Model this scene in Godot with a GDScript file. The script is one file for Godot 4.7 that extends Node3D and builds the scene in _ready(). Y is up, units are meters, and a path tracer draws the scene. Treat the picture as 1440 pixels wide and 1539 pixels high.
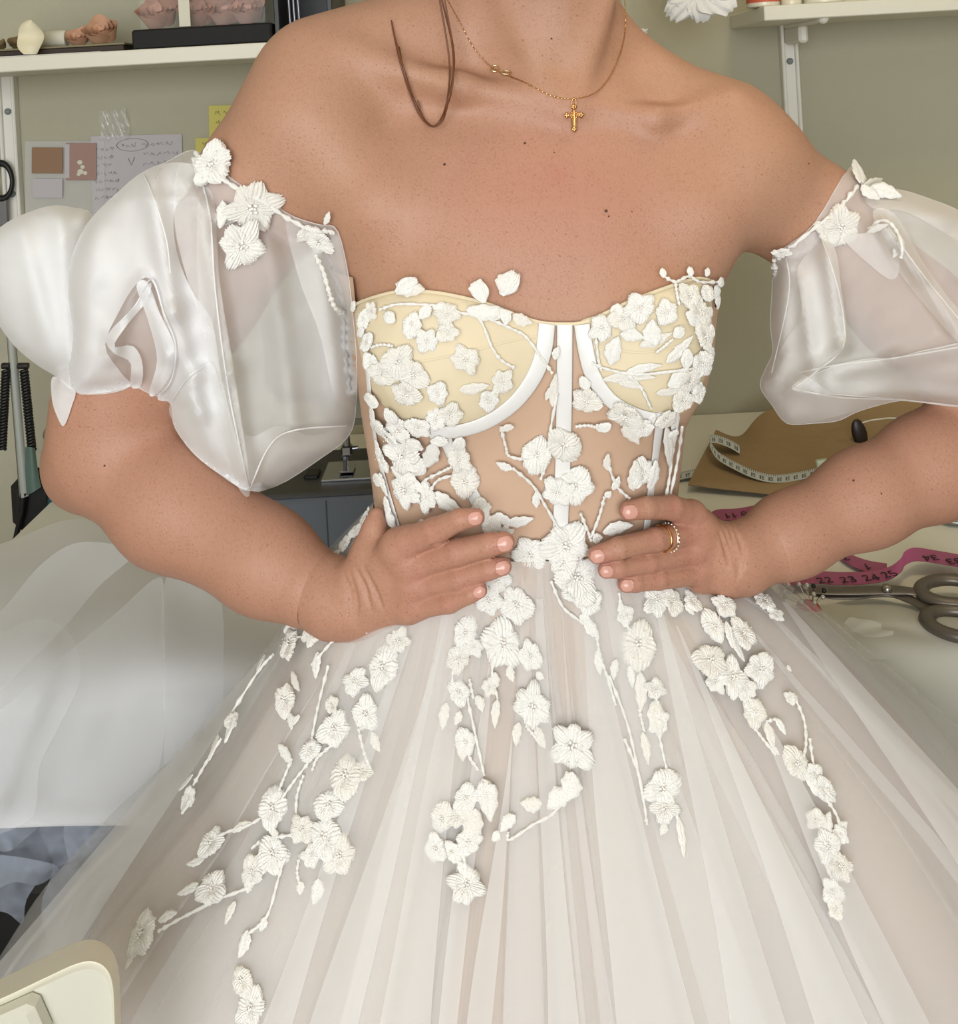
extends Node3D
# A dressmaker's room: a woman in a lace wedding gown stands in front of a sewing table.
# Lengths are metres. K() is a point in the camera's axes, W() the same point in the world.
const F := 1560.0
const CX := 720.0
const HY := 130.0
const EYE := 1.45
const ROLL := 0.0558
const WALL := -1.85
const TABLE := 0.845
var CAM: Transform3D
var rng := RandomNumberGenerator.new()
var mats := {}


func K(px: float, py: float, d: float) -> Vector3:
	return Vector3((px - CX) * d / F, (HY - py) * d / F, -d)


func W(px: float, py: float, d: float) -> Vector3:
	return CAM * K(px, py, d)


func px_of(p: Vector3) -> Vector2:
	return Vector2(CX + p.x * F / -p.z, HY - p.y * F / -p.z)


func on_level(px: float, py: float, y: float) -> Vector3:
	var dir := CAM.basis * K(px, py, 1.0)
	return CAM.origin + dir * ((y - CAM.origin.y) / dir.y)


func on_z(px: float, py: float, z: float) -> Vector3:
	var dir := CAM.basis * K(px, py, 1.0)
	return CAM.origin + dir * ((z - CAM.origin.z) / dir.z)


# ---------------------------------------------------------------- mesh builder
class MB:
	var v := PackedVector3Array()
	var idx := PackedInt32Array()
	var c := PackedColorArray()
	var uv := PackedVector2Array()
	var nn := PackedVector3Array()

	func quad_grid(rows: Array, wrap_cols := false, wrap_rows := false, cols_c: Array = []) -> void:
		var base := v.size()
		var nr := rows.size()
		var nc: int = rows[0].size()
		for r in nr:
			v.append_array(rows[r])
			for k in nc:
				uv.append(Vector2(float(k) / maxf(1.0, nc - 1.0), float(r) / maxf(1.0, nr - 1.0)))
				c.append(cols_c[r][k] if cols_c.size() else Color.WHITE)
		for r in (nr if wrap_rows else nr - 1):
			var r2 := (r + 1) % nr
			for k in (nc if wrap_cols else nc - 1):
				var k2 := (k + 1) % nc
				var a := base + r * nc + k
				var b := base + r * nc + k2
				var d := base + r2 * nc + k
				var e := base + r2 * nc + k2
				idx.append_array(PackedInt32Array([a, b, e, a, e, d]))

	func tri_fan_cap(center: Vector3, ring: PackedVector3Array, flip: bool) -> void:
		var b := v.size()
		v.append(center)
		uv.append(Vector2.ZERO)
		c.append(Color.WHITE)
		for p in ring:
			v.append(p)
			uv.append(Vector2.ZERO)
			c.append(Color.WHITE)
		var n := ring.size()
		for k in n:
			var i := b + 1 + k
			var j := b + 1 + (k + 1) % n
			if flip:
				idx.append_array(PackedInt32Array([b, j, i]))
			else:
				idx.append_array(PackedInt32Array([b, i, j]))

	func flat_face(pts: PackedVector3Array) -> void:
		var b := v.size()
		for p in pts:
			v.append(p)
			uv.append(Vector2.ZERO)
			c.append(Color.WHITE)
		for k in range(1, pts.size() - 1):
			idx.append_array(PackedInt32Array([b, b + k, b + k + 1]))

	# box with chamfered edges
	func box(center: Vector3, size: Vector3, bev := 0.002, bs := Basis.IDENTITY) -> void:
		var h := size * 0.5
		bev = minf(bev, minf(h.x, minf(h.y, h.z)) * 0.6)
		var inner := h - Vector3.ONE * bev
		var P := func(sx: float, sy: float, sz: float, ax: int) -> Vector3:
			var q := Vector3(sx * inner.x, sy * inner.y, sz * inner.z)
			q[ax] = [sx, sy, sz][ax] * h[ax]
			return center + bs * q
		for ax in 3:
			var u := (ax + 1) % 3
			var w := (ax + 2) % 3
			for s in [-1.0, 1.0]:
				var f := PackedVector3Array()
				for uw in [[-1.0, -1.0], [1.0, -1.0], [1.0, 1.0], [-1.0, 1.0]]:
					var sg := [0.0, 0.0, 0.0]
					sg[ax] = s
					sg[u] = uw[0]
					sg[w] = uw[1]
					f.append(P.call(sg[0], sg[1], sg[2], ax))
				if s > 0:
					f.reverse()
				flat_face(f)
			# edges along axis ax
			for su in [-1.0, 1.0]:
				for sw in [-1.0, 1.0]:
					var f := PackedVector3Array()
					for t in [[-1.0, u], [1.0, u], [1.0, w], [-1.0, w]]:
						var sg := [0.0, 0.0, 0.0]
						sg[ax] = t[0]
						sg[u] = su
						sg[w] = sw
						f.append(P.call(sg[0], sg[1], sg[2], t[1]))
					if su * sw > 0:
						f.reverse()
					flat_face(f)
		for sx in [-1.0, 1.0]:
			for sy in [-1.0, 1.0]:
				for sz in [-1.0, 1.0]:
					var f := PackedVector3Array([P.call(sx, sy, sz, 0), P.call(sx, sy, sz, 1), P.call(sx, sy, sz, 2)])
					if sx * sy * sz > 0:
						f.reverse()
					flat_face(f)

	# swept tube; rad is one number or one per point; flat squeezes along the given normals
	func tube(pts: PackedVector3Array, rad: PackedFloat32Array, seg := 8, flat := 1.0, normals := PackedVector3Array(), caps := true) -> void:
		var n := pts.size()
		var rows := []
		var prev := Vector3.ZERO
		for i in n:
			var t := (pts[mini(i + 1, n - 1)] - pts[maxi(i - 1, 0)]).normalized()
			var nv: Vector3
			if normals.size():
				nv = normals[i]
			elif i == 0:
				nv = Vector3.UP if absf(t.y) < 0.9 else Vector3.RIGHT
			else:
				nv = prev
			nv = (nv - t * nv.dot(t)).normalized()
			prev = nv
			var bn := t.cross(nv)
			var r := rad[mini(i, rad.size() - 1)]
			var ring := PackedVector3Array()
			for k in seg:
				var a := TAU * k / seg
				ring.append(pts[i] + bn * (cos(a) * r) + nv * (sin(a) * r * flat))
			rows.append(ring)
		quad_grid(rows, true)
		if caps:
			tri_fan_cap(pts[0], rows[0], true)
			tri_fan_cap(pts[n - 1], rows[n - 1], false)

	func cyl(a: Vector3, b: Vector3, ra: float, rb: float, seg := 16) -> void:
		var e := minf(minf(ra, rb), a.distance_to(b)) * 0.12
		var d := (b - a).normalized() * e
		tube(PackedVector3Array([a, a + d, b - d, b]), PackedFloat32Array([ra - e, ra, rb, rb - e]), seg)

	func ball(center: Vector3, r: Vector3, bs := Basis.IDENTITY, nu := 12, nv := 8) -> void:
		var rows := []
		for i in nv + 1:
			var t := PI * i / nv
			var row := PackedVector3Array()
			for k in nu:
				var a := TAU * k / nu
				row.append(center + bs * Vector3(r.x * sin(t) * cos(a), r.y * cos(t), -r.z * sin(t) * sin(a)))
			rows.append(row)
		quad_grid(rows, true)

	# profile [radius, height] pairs turned round an axis
	func lathe(center: Vector3, prof: Array, seg := 24, bs := Basis.IDENTITY) -> void:
		var rows := []
		for p in prof:
			var row := PackedVector3Array()
			for k in seg:
				var a := TAU * k / seg
				row.append(center + bs * Vector3(p[0] * cos(a), p[1], p[0] * sin(a)))
			rows.append(row)
		quad_grid(rows, true)

	func torus(center: Vector3, R: float, r: float, bs := Basis.IDENTITY, nu := 28, nv := 10, flat := 1.0) -> void:
		var rows := []
		for i in nu:
			var a := TAU * i / nu
			var row := PackedVector3Array()
			for k in nv:
				var b := TAU * k / nv
				row.append(center + bs * Vector3((R + r * cos(b)) * cos(a), r * flat * sin(b), (R + r * cos(b)) * sin(a)))
			rows.append(row)
		quad_grid(rows, true, true)

	func append_mb(o: MB, x: Transform3D) -> void:
		var b := v.size()
		for p in o.v:
			v.append(x * p)
		uv.append_array(o.uv)
		c.append_array(o.c)
		for i in o.idx:
			idx.append(b + i)

	func mesh(offset := Vector3.ZERO, with_color := false) -> ArrayMesh:
		var n := PackedVector3Array()
		if nn.size() == v.size():
			n = nn
		else:
			n.resize(v.size())
			for t in range(0, idx.size(), 3):
				var a := idx[t]
				var b := idx[t + 1]
				var d := idx[t + 2]
				var g := (v[d] - v[a]).cross(v[b] - v[a])
				n[a] += g
				n[b] += g
				n[d] += g
			for i in n.size():
				n[i] = n[i].normalized() if n[i].length_squared() > 1e-24 else Vector3.UP
		var arr := []
		arr.resize(Mesh.ARRAY_MAX)
		var w := v
		if offset != Vector3.ZERO:
			w = PackedVector3Array()
			w.resize(v.size())
			for i in v.size():
				w[i] = v[i] - offset
		arr[Mesh.ARRAY_VERTEX] = w
		arr[Mesh.ARRAY_NORMAL] = n
		arr[Mesh.ARRAY_TEX_UV] = uv
		if with_color:
			arr[Mesh.ARRAY_COLOR] = c
		arr[Mesh.ARRAY_INDEX] = idx
		var m := ArrayMesh.new()
		m.add_surface_from_arrays(Mesh.PRIMITIVE_TRIANGLES, arr)
		return m


# ---------------------------------------------------------------- distance field and surface nets
class Field:
	var o: Vector3
	var s: float
	var nx: int
	var ny: int
	var nz: int
	var d := PackedFloat32Array()

	func setup(lo: Vector3, hi: Vector3, cell: float) -> void:
		o = lo
		s = cell
		nx = int(ceil((hi.x - lo.x) / cell)) + 1
		ny = int(ceil((hi.y - lo.y) / cell)) + 1
		nz = int(ceil((hi.z - lo.z) / cell)) + 1
		d.resize(nx * ny * nz)
		d.fill(0.1)

	func copy() -> Field:
		var f := Field.new()
		f.o = o
		f.s = s
		f.nx = nx
		f.ny = ny
		f.nz = nz
		f.d = d.duplicate()
		return f

	func cap(a: Vector3, b: Vector3, ra: float, rb: float, k := 0.02, cut := false) -> void:
		var m := maxf(ra, rb) + k + s * 3.0
		var i0 := maxi(0, int((minf(a.x, b.x) - m - o.x) / s))
		var i1 := mini(nx - 1, int((maxf(a.x, b.x) + m - o.x) / s) + 1)
		var j0 := maxi(0, int((minf(a.y, b.y) - m - o.y) / s))
		var j1 := mini(ny - 1, int((maxf(a.y, b.y) + m - o.y) / s) + 1)
		var k0 := maxi(0, int((minf(a.z, b.z) - m - o.z) / s))
		var k1 := mini(nz - 1, int((maxf(a.z, b.z) + m - o.z) / s) + 1)
		var ab := b - a
		var l2 := maxf(ab.length_squared(), 1e-12)
		for j in range(j0, j1 + 1):
			for q in range(k0, k1 + 1):
				var at := (j * nz + q) * nx
				var p := Vector3(0, o.y + j * s, o.z + q * s)
				for i in range(i0, i1 + 1):
					p.x = o.x + i * s
					var pa := p - a
					var t := clampf(pa.dot(ab) / l2, 0.0, 1.0)
					var e := (pa - ab * t).length() - (ra + (rb - ra) * t)
					if e < m:
						var f := d[at + i]
						if cut:
							var h2 := maxf(k - absf(f + e), 0.0) / k
							d[at + i] = maxf(f, -e) + h2 * h2 * k * 0.25
						else:
							var h := maxf(k - absf(f - e), 0.0) / k
							d[at + i] = minf(f, e) - h * h * k * 0.25

	func ell(ctr: Vector3, r: Vector3, bs: Basis, k := 0.02) -> void:
		var big := maxf(r.x, maxf(r.y, r.z)) + k + s * 3.0
		var inv := bs.transposed()
		for j in range(maxi(0, int((ctr.y - big - o.y) / s)), mini(ny - 1, int((ctr.y + big - o.y) / s) + 1) + 1):
			for q in range(maxi(0, int((ctr.z - big - o.z) / s)), mini(nz - 1, int((ctr.z + big - o.z) / s) + 1) + 1):
				var at := (j * nz + q) * nx
				for i in range(maxi(0, int((ctr.x - big - o.x) / s)), mini(nx - 1, int((ctr.x + big - o.x) / s) + 1) + 1):
					var p := inv * (Vector3(o.x + i * s, o.y + j * s, o.z + q * s) - ctr)
					var k0 := (p / r).length()
					var k1 := (p / (r * r)).length()
					var e := k0 * (k0 - 1.0) / maxf(k1, 1e-6)
					if e < big:
						var f := d[at + i]
						var h := maxf(k - absf(f - e), 0.0) / k
						d[at + i] = minf(f, e) - h * h * k * 0.25

	# stacked ovals: rows of [y, x_left, x_right, z_mid, half_front, half_back], from top down
	func stack(secs: Array, k := 0.02) -> void:
		var top: float = secs[0][0]
		var bot: float = secs[secs.size() - 1][0]
		for j in ny:
			var y := o.y + j * s
			if y > top + 0.05 or y < bot - 0.03:
				continue
			var yy := clampf(y, bot, top)
			var n := 0
			while n < secs.size() - 2 and yy < secs[n + 1][0]:
				n += 1
			var t: float = (secs[n][0] - yy) / (secs[n][0] - secs[n + 1][0])
			var q := [0.0, 0.0, 0.0, 0.0, 0.0, 0.0]
			for m in range(1, 6):
				q[m] = cubic_interpolate(secs[n][m], secs[n + 1][m], secs[maxi(n - 1, 0)][m], secs[mini(n + 2, secs.size() - 1)][m], t)
			var xc: float = (q[1] + q[2]) * 0.5
			var a: float = (q[2] - q[1]) * 0.5
			var over := absf(y - yy)
			for z in nz:
				var zz: float = o.z + z * s - q[3]
				var b: float = q[4] if zz > 0.0 else q[5]
				if absf(zz) > b + 0.06:
					continue
				var at := (j * nz + z) * nx
				for i in nx:
					var dx := o.x + i * s - xc
					if absf(dx) > a + 0.06:
						continue
					var u := absf(dx) / a
					var w := absf(zz) / b
					var k0 := pow(pow(u, 2.4) + pow(w, 2.4), 1.0 / 2.4)
					var k1 := Vector2(dx / (a * a), zz / (b * b)).length()
					var e := (k0 - 1.0) * minf(k0 / maxf(k1, 1e-5), 0.2)
					if over > 0.0:
						e = Vector2(maxf(e, 0.0), over).length() if e > 0.0 else maxf(e, over)
					if e < 0.08:
						var f := d[at + i]
						var h := maxf(k - absf(f - e), 0.0) / k
						d[at + i] = minf(f, e) - h * h * k * 0.25

	func sample(p: Vector3) -> float:
		var g := (p - o) / s
		if g.x < 0 or g.y < 0 or g.z < 0 or g.x >= nx - 1 or g.y >= ny - 1 or g.z >= nz - 1:
			return 0.1
		var i := int(g.x)
		var j := int(g.y)
		var k := int(g.z)
		var fx := g.x - i
		var fy := g.y - j
		var fz := g.z - k
		var a := (j * nz + k) * nx + i
		var b := a + nx
		var c := a + nz * nx
		var e := c + nx
		return lerpf(lerpf(lerpf(d[a], d[a + 1], fx), lerpf(d[b], d[b + 1], fx), fz), lerpf(lerpf(d[c], d[c + 1], fx), lerpf(d[e], d[e + 1], fx), fz), fy)

	func grad(p: Vector3, e := 0.004) -> Vector3:
		return Vector3(sample(p + Vector3(e, 0, 0)) - sample(p - Vector3(e, 0, 0)), sample(p + Vector3(0, e, 0)) - sample(p - Vector3(0, e, 0)), sample(p + Vector3(0, 0, e)) - sample(p - Vector3(0, 0, e))).normalized()

	func nets(out: MB, x: Transform3D) -> void:
		var where := PackedInt32Array()
		where.resize(d.size())
		where.fill(-1)
		var far := s * 1.9
		var sx := 1
		var sz := nx
		var sy := nx * nz
		var corners := PackedInt32Array([0, sx, sz, sz + sx, sy, sy + sx, sy + sz, sy + sz + sx])
		var cpos := [Vector3(0, 0, 0), Vector3(1, 0, 0), Vector3(0, 0, 1), Vector3(1, 0, 1), Vector3(0, 1, 0), Vector3(1, 1, 0), Vector3(0, 1, 1), Vector3(1, 1, 1)]
		var edges := PackedInt32Array([0, 1, 2, 3, 4, 5, 6, 7, 0, 2, 1, 3, 4, 6, 5, 7, 0, 4, 1, 5, 2, 6, 3, 7])
		var used := PackedInt32Array()
		for j in ny - 1:
			for q in nz - 1:
				var row := (j * nz + q) * nx
				for i in nx - 1:
					var at := row + i
					if absf(d[at]) > far:
						continue
					var mask := 0
					for n in 8:
						if d[at + corners[n]] < 0.0:
							mask |= 1 << n
					if mask == 0 or mask == 255:
						continue
					var acc := Vector3.ZERO
					var cnt := 0
					for n in range(0, 24, 2):
						var a := edges[n]
						var b := edges[n + 1]
						var da := d[at + corners[a]]
						var db := d[at + corners[b]]
						if (da < 0.0) != (db < 0.0):
							acc += cpos[a].lerp(cpos[b], da / (da - db))
							cnt += 1
					var p := o + (Vector3(i, j, q) + acc / cnt) * s
					for rep in 2:
						p -= grad(p, s * 0.8) * sample(p) * 0.8
					where[at] = out.v.size()
					used.append(at)
					out.v.append(x * p)
					out.uv.append(Vector2.ZERO)
					out.c.append(Color.WHITE)
					out.nn.append(x.basis * grad(p, s * 0.9))
		for at in used:
			var in0 := d[at] < 0.0
			# edge along x: cells around share y,z
			for ax in 3:
				var st: int = [sx, sy, sz][ax]
				var s1: int = [sy, sz, sx][ax]
				var s2: int = [sz, sx, sy][ax]
				if at - s1 - s2 < 0:
					continue
				var in1 := d[at + st] < 0.0
				if in0 == in1:
					continue
				var a := where[at]
				var b := where[at - s1]
				var c := where[at - s1 - s2]
				var e := where[at - s2]
				if a < 0 or b < 0 or c < 0 or e < 0:
					continue
				if in0:
					out.idx.append_array(PackedInt32Array([a, c, b, a, e, c]))
				else:
					out.idx.append_array(PackedInt32Array([a, b, c, a, c, e]))


# ---------------------------------------------------------------- scene helpers
func numbered(called: String, parent: Node) -> String:
	if not parent.has_node(called):
		return called
	var n := 1
	while parent.has_node("%s_%03d" % [called, n]):
		n += 1
	return "%s_%03d" % [called, n]


var counts := {}


func unique(called: String, parent: Node) -> String:
	var key := [called, parent.get_instance_id()]
	var n: int = counts.get(key, 0)
	counts[key] = n + 1
	return called if n == 0 else "%s_%03d" % [called, n]


func thing(called: String, label: String, category: String, at: Vector3, group := "") -> Node3D:
	var o := Node3D.new()
	o.name = unique(called, self)
	add_child(o, true)
	o.position = at
	o.set_meta("label", label)
	o.set_meta("category", category)
	if group:
		o.set_meta("group", group)
	return o


func base_of(n: Node3D) -> Vector3:
	var p := Vector3.ZERO
	var q: Node = n
	while q != self:
		p += q.position
		q = q.get_parent()
	return p


func part(parent: Node3D, called: String, mb: MB, mat: Material, label := "", colored := false) -> MeshInstance3D:
	var o := MeshInstance3D.new()
	o.name = unique(called, parent)
	parent.add_child(o, true)
	o.mesh = mb.mesh(base_of(parent), colored)
	o.material_override = mat
	if label:
		o.set_meta("label", label)
	return o


func struct(called: String, mb: MB, mat: Material) -> MeshInstance3D:
	var o := MeshInstance3D.new()
	o.name = called
	add_child(o, true)
	o.mesh = mb.mesh()
	o.material_override = mat
	o.set_meta("kind", "structure")
	return o


func single(called: String, label: String, category: String, mb: MB, mat: Material, at: Vector3, group := "") -> MeshInstance3D:
	var o := MeshInstance3D.new()
	o.name = unique(called, self)
	add_child(o, true)
	o.position = at
	o.mesh = mb.mesh(at)
	o.material_override = mat
	o.set_meta("label", label)
	o.set_meta("category", category)
	if group:
		o.set_meta("group", group)
	return o


func mat(called: String, col: Color, rough := 0.7, metal := 0.0) -> StandardMaterial3D:
	if mats.has(called):
		return mats[called]
	var m := StandardMaterial3D.new()
	m.resource_name = called
	m.albedo_color = col
	m.roughness = rough
	m.metallic = metal
	mats[called] = m
	return m


func sheer(called: String, col: Color, alpha: float, back := 0.5) -> StandardMaterial3D:
	var m := mat(called, Color(col.r, col.g, col.b, alpha), 0.9)
	m.transparency = BaseMaterial3D.TRANSPARENCY_ALPHA
	m.vertex_color_use_as_albedo = true
	m.backlight_enabled = true
	m.backlight = Color(back, back, back).linear_to_srgb()
	m.metallic_specular = 0.2
	return m


func noise_tex(freq: float, kind: int, octaves: int, seed_: int, ramp: Gradient, normal := 0.0, size := 512) -> NoiseTexture2D:
	var n := FastNoiseLite.new()
	n.seed = seed_
	n.frequency = freq
	n.noise_type = kind
	n.fractal_octaves = octaves
	if kind == FastNoiseLite.TYPE_CELLULAR:
		n.cellular_return_type = FastNoiseLite.RETURN_DISTANCE
		n.fractal_type = FastNoiseLite.FRACTAL_NONE
	var t := NoiseTexture2D.new()
	t.width = size
	t.height = size
	t.seamless = true
	t.noise = n
	if normal > 0.0:
		t.as_normal_map = true
		t.bump_strength = normal
	elif ramp:
		t.color_ramp = ramp
	return t


func gradient(stops: Array) -> Gradient:
	var g := Gradient.new()
	g.offsets = PackedFloat32Array(stops.map(func(s): return s[0]))
	g.colors = PackedColorArray(stops.map(func(s): return s[1]))
	return g


# smooth curve through 2D points
func curve2(pts: Array, n: int, closed := false) -> PackedVector2Array:
	var out := PackedVector2Array()
	var m := pts.size()
	var last := m if closed else m - 1
	for i in n:
		var t := float(i) / (n if closed else n - 1) * last
		var a := mini(int(t), last - 1)
		var f := t - a
		if closed:
			out.append(Vector2(pts[a % m]).cubic_interpolate(pts[(a + 1) % m], pts[(a - 1 + m) % m], pts[(a + 2) % m], f))
		else:
			out.append(Vector2(pts[a]).cubic_interpolate(pts[a + 1], pts[maxi(a - 1, 0)], pts[mini(a + 2, m - 1)], f))
	return out


func curve3(pts: Array, n: int) -> PackedVector3Array:
	var out := PackedVector3Array()
	var m := pts.size()
	for i in n:
		var t := float(i) / (n - 1) * (m - 1)
		var a := mini(int(t), m - 2)
		out.append(Vector3(pts[a]).cubic_interpolate(pts[a + 1], pts[maxi(a - 1, 0)], pts[mini(a + 2, m - 1)], t - a))
	return out


func edge_dist(poly: PackedVector2Array, p: Vector2) -> float:
	var best := 1e9
	for i in poly.size():
		var q := Geometry2D.get_closest_point_to_segment(p, poly[i], poly[(i + 1) % poly.size()])
		best = minf(best, q.distance_squared_to(p))
	return sqrt(best)


func seg_dist(p: Vector2, a: Vector2, b: Vector2) -> float:
	return Geometry2D.get_closest_point_to_segment(p, a, b).distance_to(p)


# a cloth panel of any outline: fn(point, distance to the edge) gives each point's place in camera axes
func panel(poly: PackedVector2Array, step: float, fn: Callable, mb: MB, alpha = null) -> void:
	var pts := PackedVector2Array()
	var dist := PackedFloat32Array()
	var ring := PackedVector2Array()
	for i in poly.size():
		var a := poly[i]
		var b := poly[(i + 1) % poly.size()]
		var n := maxi(1, int(round(a.distance_to(b) / step)))
		for k in n:
			ring.append(a.lerp(b, float(k) / n))
	for p in ring:
		pts.append(p)
		dist.append(0.0)
	var lo := poly[0]
	var hi := poly[0]
	for p in poly:
		lo = lo.min(p)
		hi = hi.max(p)
	var row := 0
	var y := lo.y
	while y < hi.y:
		var x := lo.x + (step * 0.5 if row % 2 else 0.0)
		while x < hi.x:
			var p := Vector2(x, y)
			if Geometry2D.is_point_in_polygon(p, ring):
				var e := edge_dist(ring, p)
				if e > step * 0.55:
					pts.append(p)
					dist.append(e)
			x += step
		y += step * 0.866
		row += 1
	var tri := Geometry2D.triangulate_delaunay(pts)
	var base := mb.v.size()
	for i in pts.size():
		mb.v.append(CAM * (fn.call(pts[i], dist[i]) as Vector3))
		mb.uv.append(pts[i] * 0.01)
		mb.c.append(Color(1, 1, 1, alpha.call(pts[i], dist[i]) if alpha != null else 1.0))
	for t in range(0, tri.size(), 3):
		var a := pts[tri[t]]
		var b := pts[tri[t + 1]]
		var d := pts[tri[t + 2]]
		if not Geometry2D.is_point_in_polygon((a + b + d) / 3.0, ring):
			continue
		if (b - a).cross(d - a) > 0.0:
			mb.idx.append_array(PackedInt32Array([base + tri[t], base + tri[t + 1], base + tri[t + 2]]))
		else:
			mb.idx.append_array(PackedInt32Array([base + tri[t], base + tri[t + 2], base + tri[t + 1]]))


func _ready() -> void:
	rng.seed = 20240517
	CAM = Transform3D(Basis(Vector3(cos(ROLL), -sin(ROLL), 0), Vector3(sin(ROLL), cos(ROLL), 0), Vector3(0, 0, 1)), Vector3(0, EYE, 0))
	var cam := Camera3D.new()
	cam.name = "camera"
	add_child(cam)
	cam.transform = CAM
	cam.projection = Camera3D.PROJECTION_FRUSTUM
	cam.near = 0.05
	cam.far = 50.0
	cam.size = 1539.0 / F * cam.near
	cam.frustum_offset = Vector2(0, -(769.5 - HY) / F * cam.near)
	cam.current = true
	var we := WorldEnvironment.new()
	we.name = "environment"
	var env := Environment.new()
	env.background_mode = Environment.BG_SKY
	var sky := Sky.new()
	var sm := ProceduralSkyMaterial.new()
	sm.sky_top_color = Color(0.62, 0.74, 0.92)
	sm.sky_horizon_color = Color(0.86, 0.89, 0.93)
	sm.ground_bottom_color = Color(0.4, 0.4, 0.38)
	sm.ground_horizon_color = Color(0.7, 0.7, 0.68)
	sm.energy_multiplier = 1.0
	sky.sky_material = sm
	env.sky = sky
	env.tonemap_mode = Environment.TONE_MAPPER_LINEAR
	env.tonemap_exposure = 1.07
	env.sdfgi_enabled = true
	env.ssao_enabled = true
	env.ssil_enabled = true
	we.environment = env
	add_child(we)
	# daylight through the window behind the camera
	var day := AreaLight3D.new()
	day.name = "window_daylight"
	day.area_size = Vector2(2.0, 1.46)
	day.light_energy = 7.0
	day.light_color = Color(0.98, 0.99, 1.0)
	day.shadow_enabled = true
	day.area_range = 12.0
	add_child(day)
	day.position = Vector3(-0.275, 1.575, 1.79)
	# a warm ceiling lamp
	var lamp := OmniLight3D.new()
	lamp.name = "ceiling_lamp_light"
	lamp.light_energy = 0.22
	lamp.light_color = Color(1.0, 0.90, 0.74)
	lamp.light_size = 0.09
	lamp.omni_range = 12.0
	lamp.omni_attenuation = 2.0
	lamp.shadow_enabled = true
	add_child(lamp)
	lamp.position = Vector3(0.55, 2.42, -0.9)
	var t0 := Time.get_ticks_msec()
	build_room()
	build_fields()
	make_lace()
	build_lamp()
	build_table()
	build_left()
	build_shelves()
	build_person()
	build_dress()
	build_sleeves()
	build_jewellery()
	print("all ", Time.get_ticks_msec() - t0)



# ---------------------------------------------------------------- the room
func build_room() -> void:
	var wall := mat("wall paint", Color(0.67, 0.655, 0.57), 0.85)
	wall.normal_enabled = true
	wall.normal_texture = noise_tex(0.05, FastNoiseLite.TYPE_SIMPLEX_SMOOTH, 4, 3, null, 2.0, 256)
	wall.normal_scale = 0.25
	wall.uv1_triplanar = true
	wall.uv1_world_triplanar = true
	wall.uv1_scale = Vector3.ONE * 1.6
	var white := mat("white paint", Color(0.88, 0.87, 0.83), 0.5)
	var m := MB.new()
	m.box(Vector3(0.1, 1.3, WALL - 0.05), Vector3(3.8, 2.8, 0.1), 0.001)
	struct("wall_back", m, wall)
	m = MB.new()
	m.box(Vector3(-1.55, 1.3, 0.0), Vector3(0.1, 2.8, 3.6), 0.001)
	struct("wall_left", m, wall)
	m = MB.new()
	m.box(Vector3(1.85, 1.3, 0.0), Vector3(0.1, 2.8, 3.6), 0.001)
	struct("wall_right", m, wall)
	# the wall behind the camera, round a wide window
	m = MB.new()
	m.box(Vector3(0.1, 0.4, 1.85), Vector3(3.8, 0.8, 0.1), 0.001)
	m.box(Vector3(0.1, 2.5, 1.85), Vector3(3.8, 0.3, 0.1), 0.001)
	m.box(Vector3(-1.5, 1.575, 1.85), Vector3(0.3, 1.55, 0.1), 0.001)
	m.box(Vector3(1.35, 1.575, 1.85), Vector3(1.1, 1.55, 0.1), 0.001)
	struct("wall_front", m, wall)
	m = MB.new()
	m.box(Vector3(0.1, -0.05, 0.0), Vector3(3.8, 0.1, 3.8), 0.001)
	var boards := mat("floor boards", Color(0.45, 0.36, 0.27), 0.5)
	struct("floor", m, boards)
	m = MB.new()
	m.box(Vector3(0.1, 2.65, 0.0), Vector3(3.8, 0.1, 3.8), 0.001)
	struct("ceiling", m, mat("ceiling paint", Color(0.86, 0.85, 0.82), 0.9))
	m = MB.new()
	for x in [-1.33, -0.28, 0.78]:
		m.box(Vector3(x, 1.575, 1.83), Vector3(0.05, 1.55, 0.06), 0.004)
	for y in [0.82, 2.33]:
		m.box(Vector3(-0.275, y, 1.83), Vector3(2.1, 0.05, 0.06), 0.004)
	var w := struct("window_1", m, white)
	for x in [-0.805, 0.25]:
		var g := MB.new()
		g.box(Vector3(x, 1.575, 1.83), Vector3(1.0, 1.46, 0.006), 0.001)
		var glass := mat("window glass", Color(1, 1, 1, 0.06), 0.05)
		glass.transparency = BaseMaterial3D.TRANSPARENCY_ALPHA
		var o := part(w, "pane", g, glass)
		o.set_meta("kind", "structure")


func build_lamp() -> void:
	var lp := thing("ceiling_lamp", "round white glass ceiling lamp above the sewing table", "lamp", Vector3(0.55, 2.6, -0.9))
	var m := MB.new()
	m.lathe(Vector3(0.55, 2.5, -0.9), [[0.0, 0.1], [0.06, 0.1], [0.06, 0.08], [0.02, 0.075], [0.02, 0.0], [0.0, 0.0]], 24)
	part(lp, "base", m, mat("white paint", Color(0.88, 0.87, 0.83), 0.5))
	m = MB.new()
	m.ball(Vector3(0.55, 2.42, -0.9), Vector3.ONE * 0.095, Basis.IDENTITY, 24, 16)
	var g := mat("lamp glass", Color(0.95, 0.93, 0.88), 0.4)
	g.emission_enabled = true
	g.emission = Color(1.0, 0.92, 0.78)
	g.emission_energy_multiplier = 1.2
	part(lp, "bulb_globe", m, g)




# ---------------------------------------------------------------- the woman
const WAIST_PY := 765.0
const MID := 0.93
var torso: Field
var body: Field
var waist_y := 0.0
var axis_x := 0.0


func sec(py: float, xl: float, xr: float, zm: float, front: float, back: float) -> Array:
	var a := K(xl, py, MID)
	return [a.y, a.x, K(xr, py, MID).x, -zm, front, back]


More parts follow.
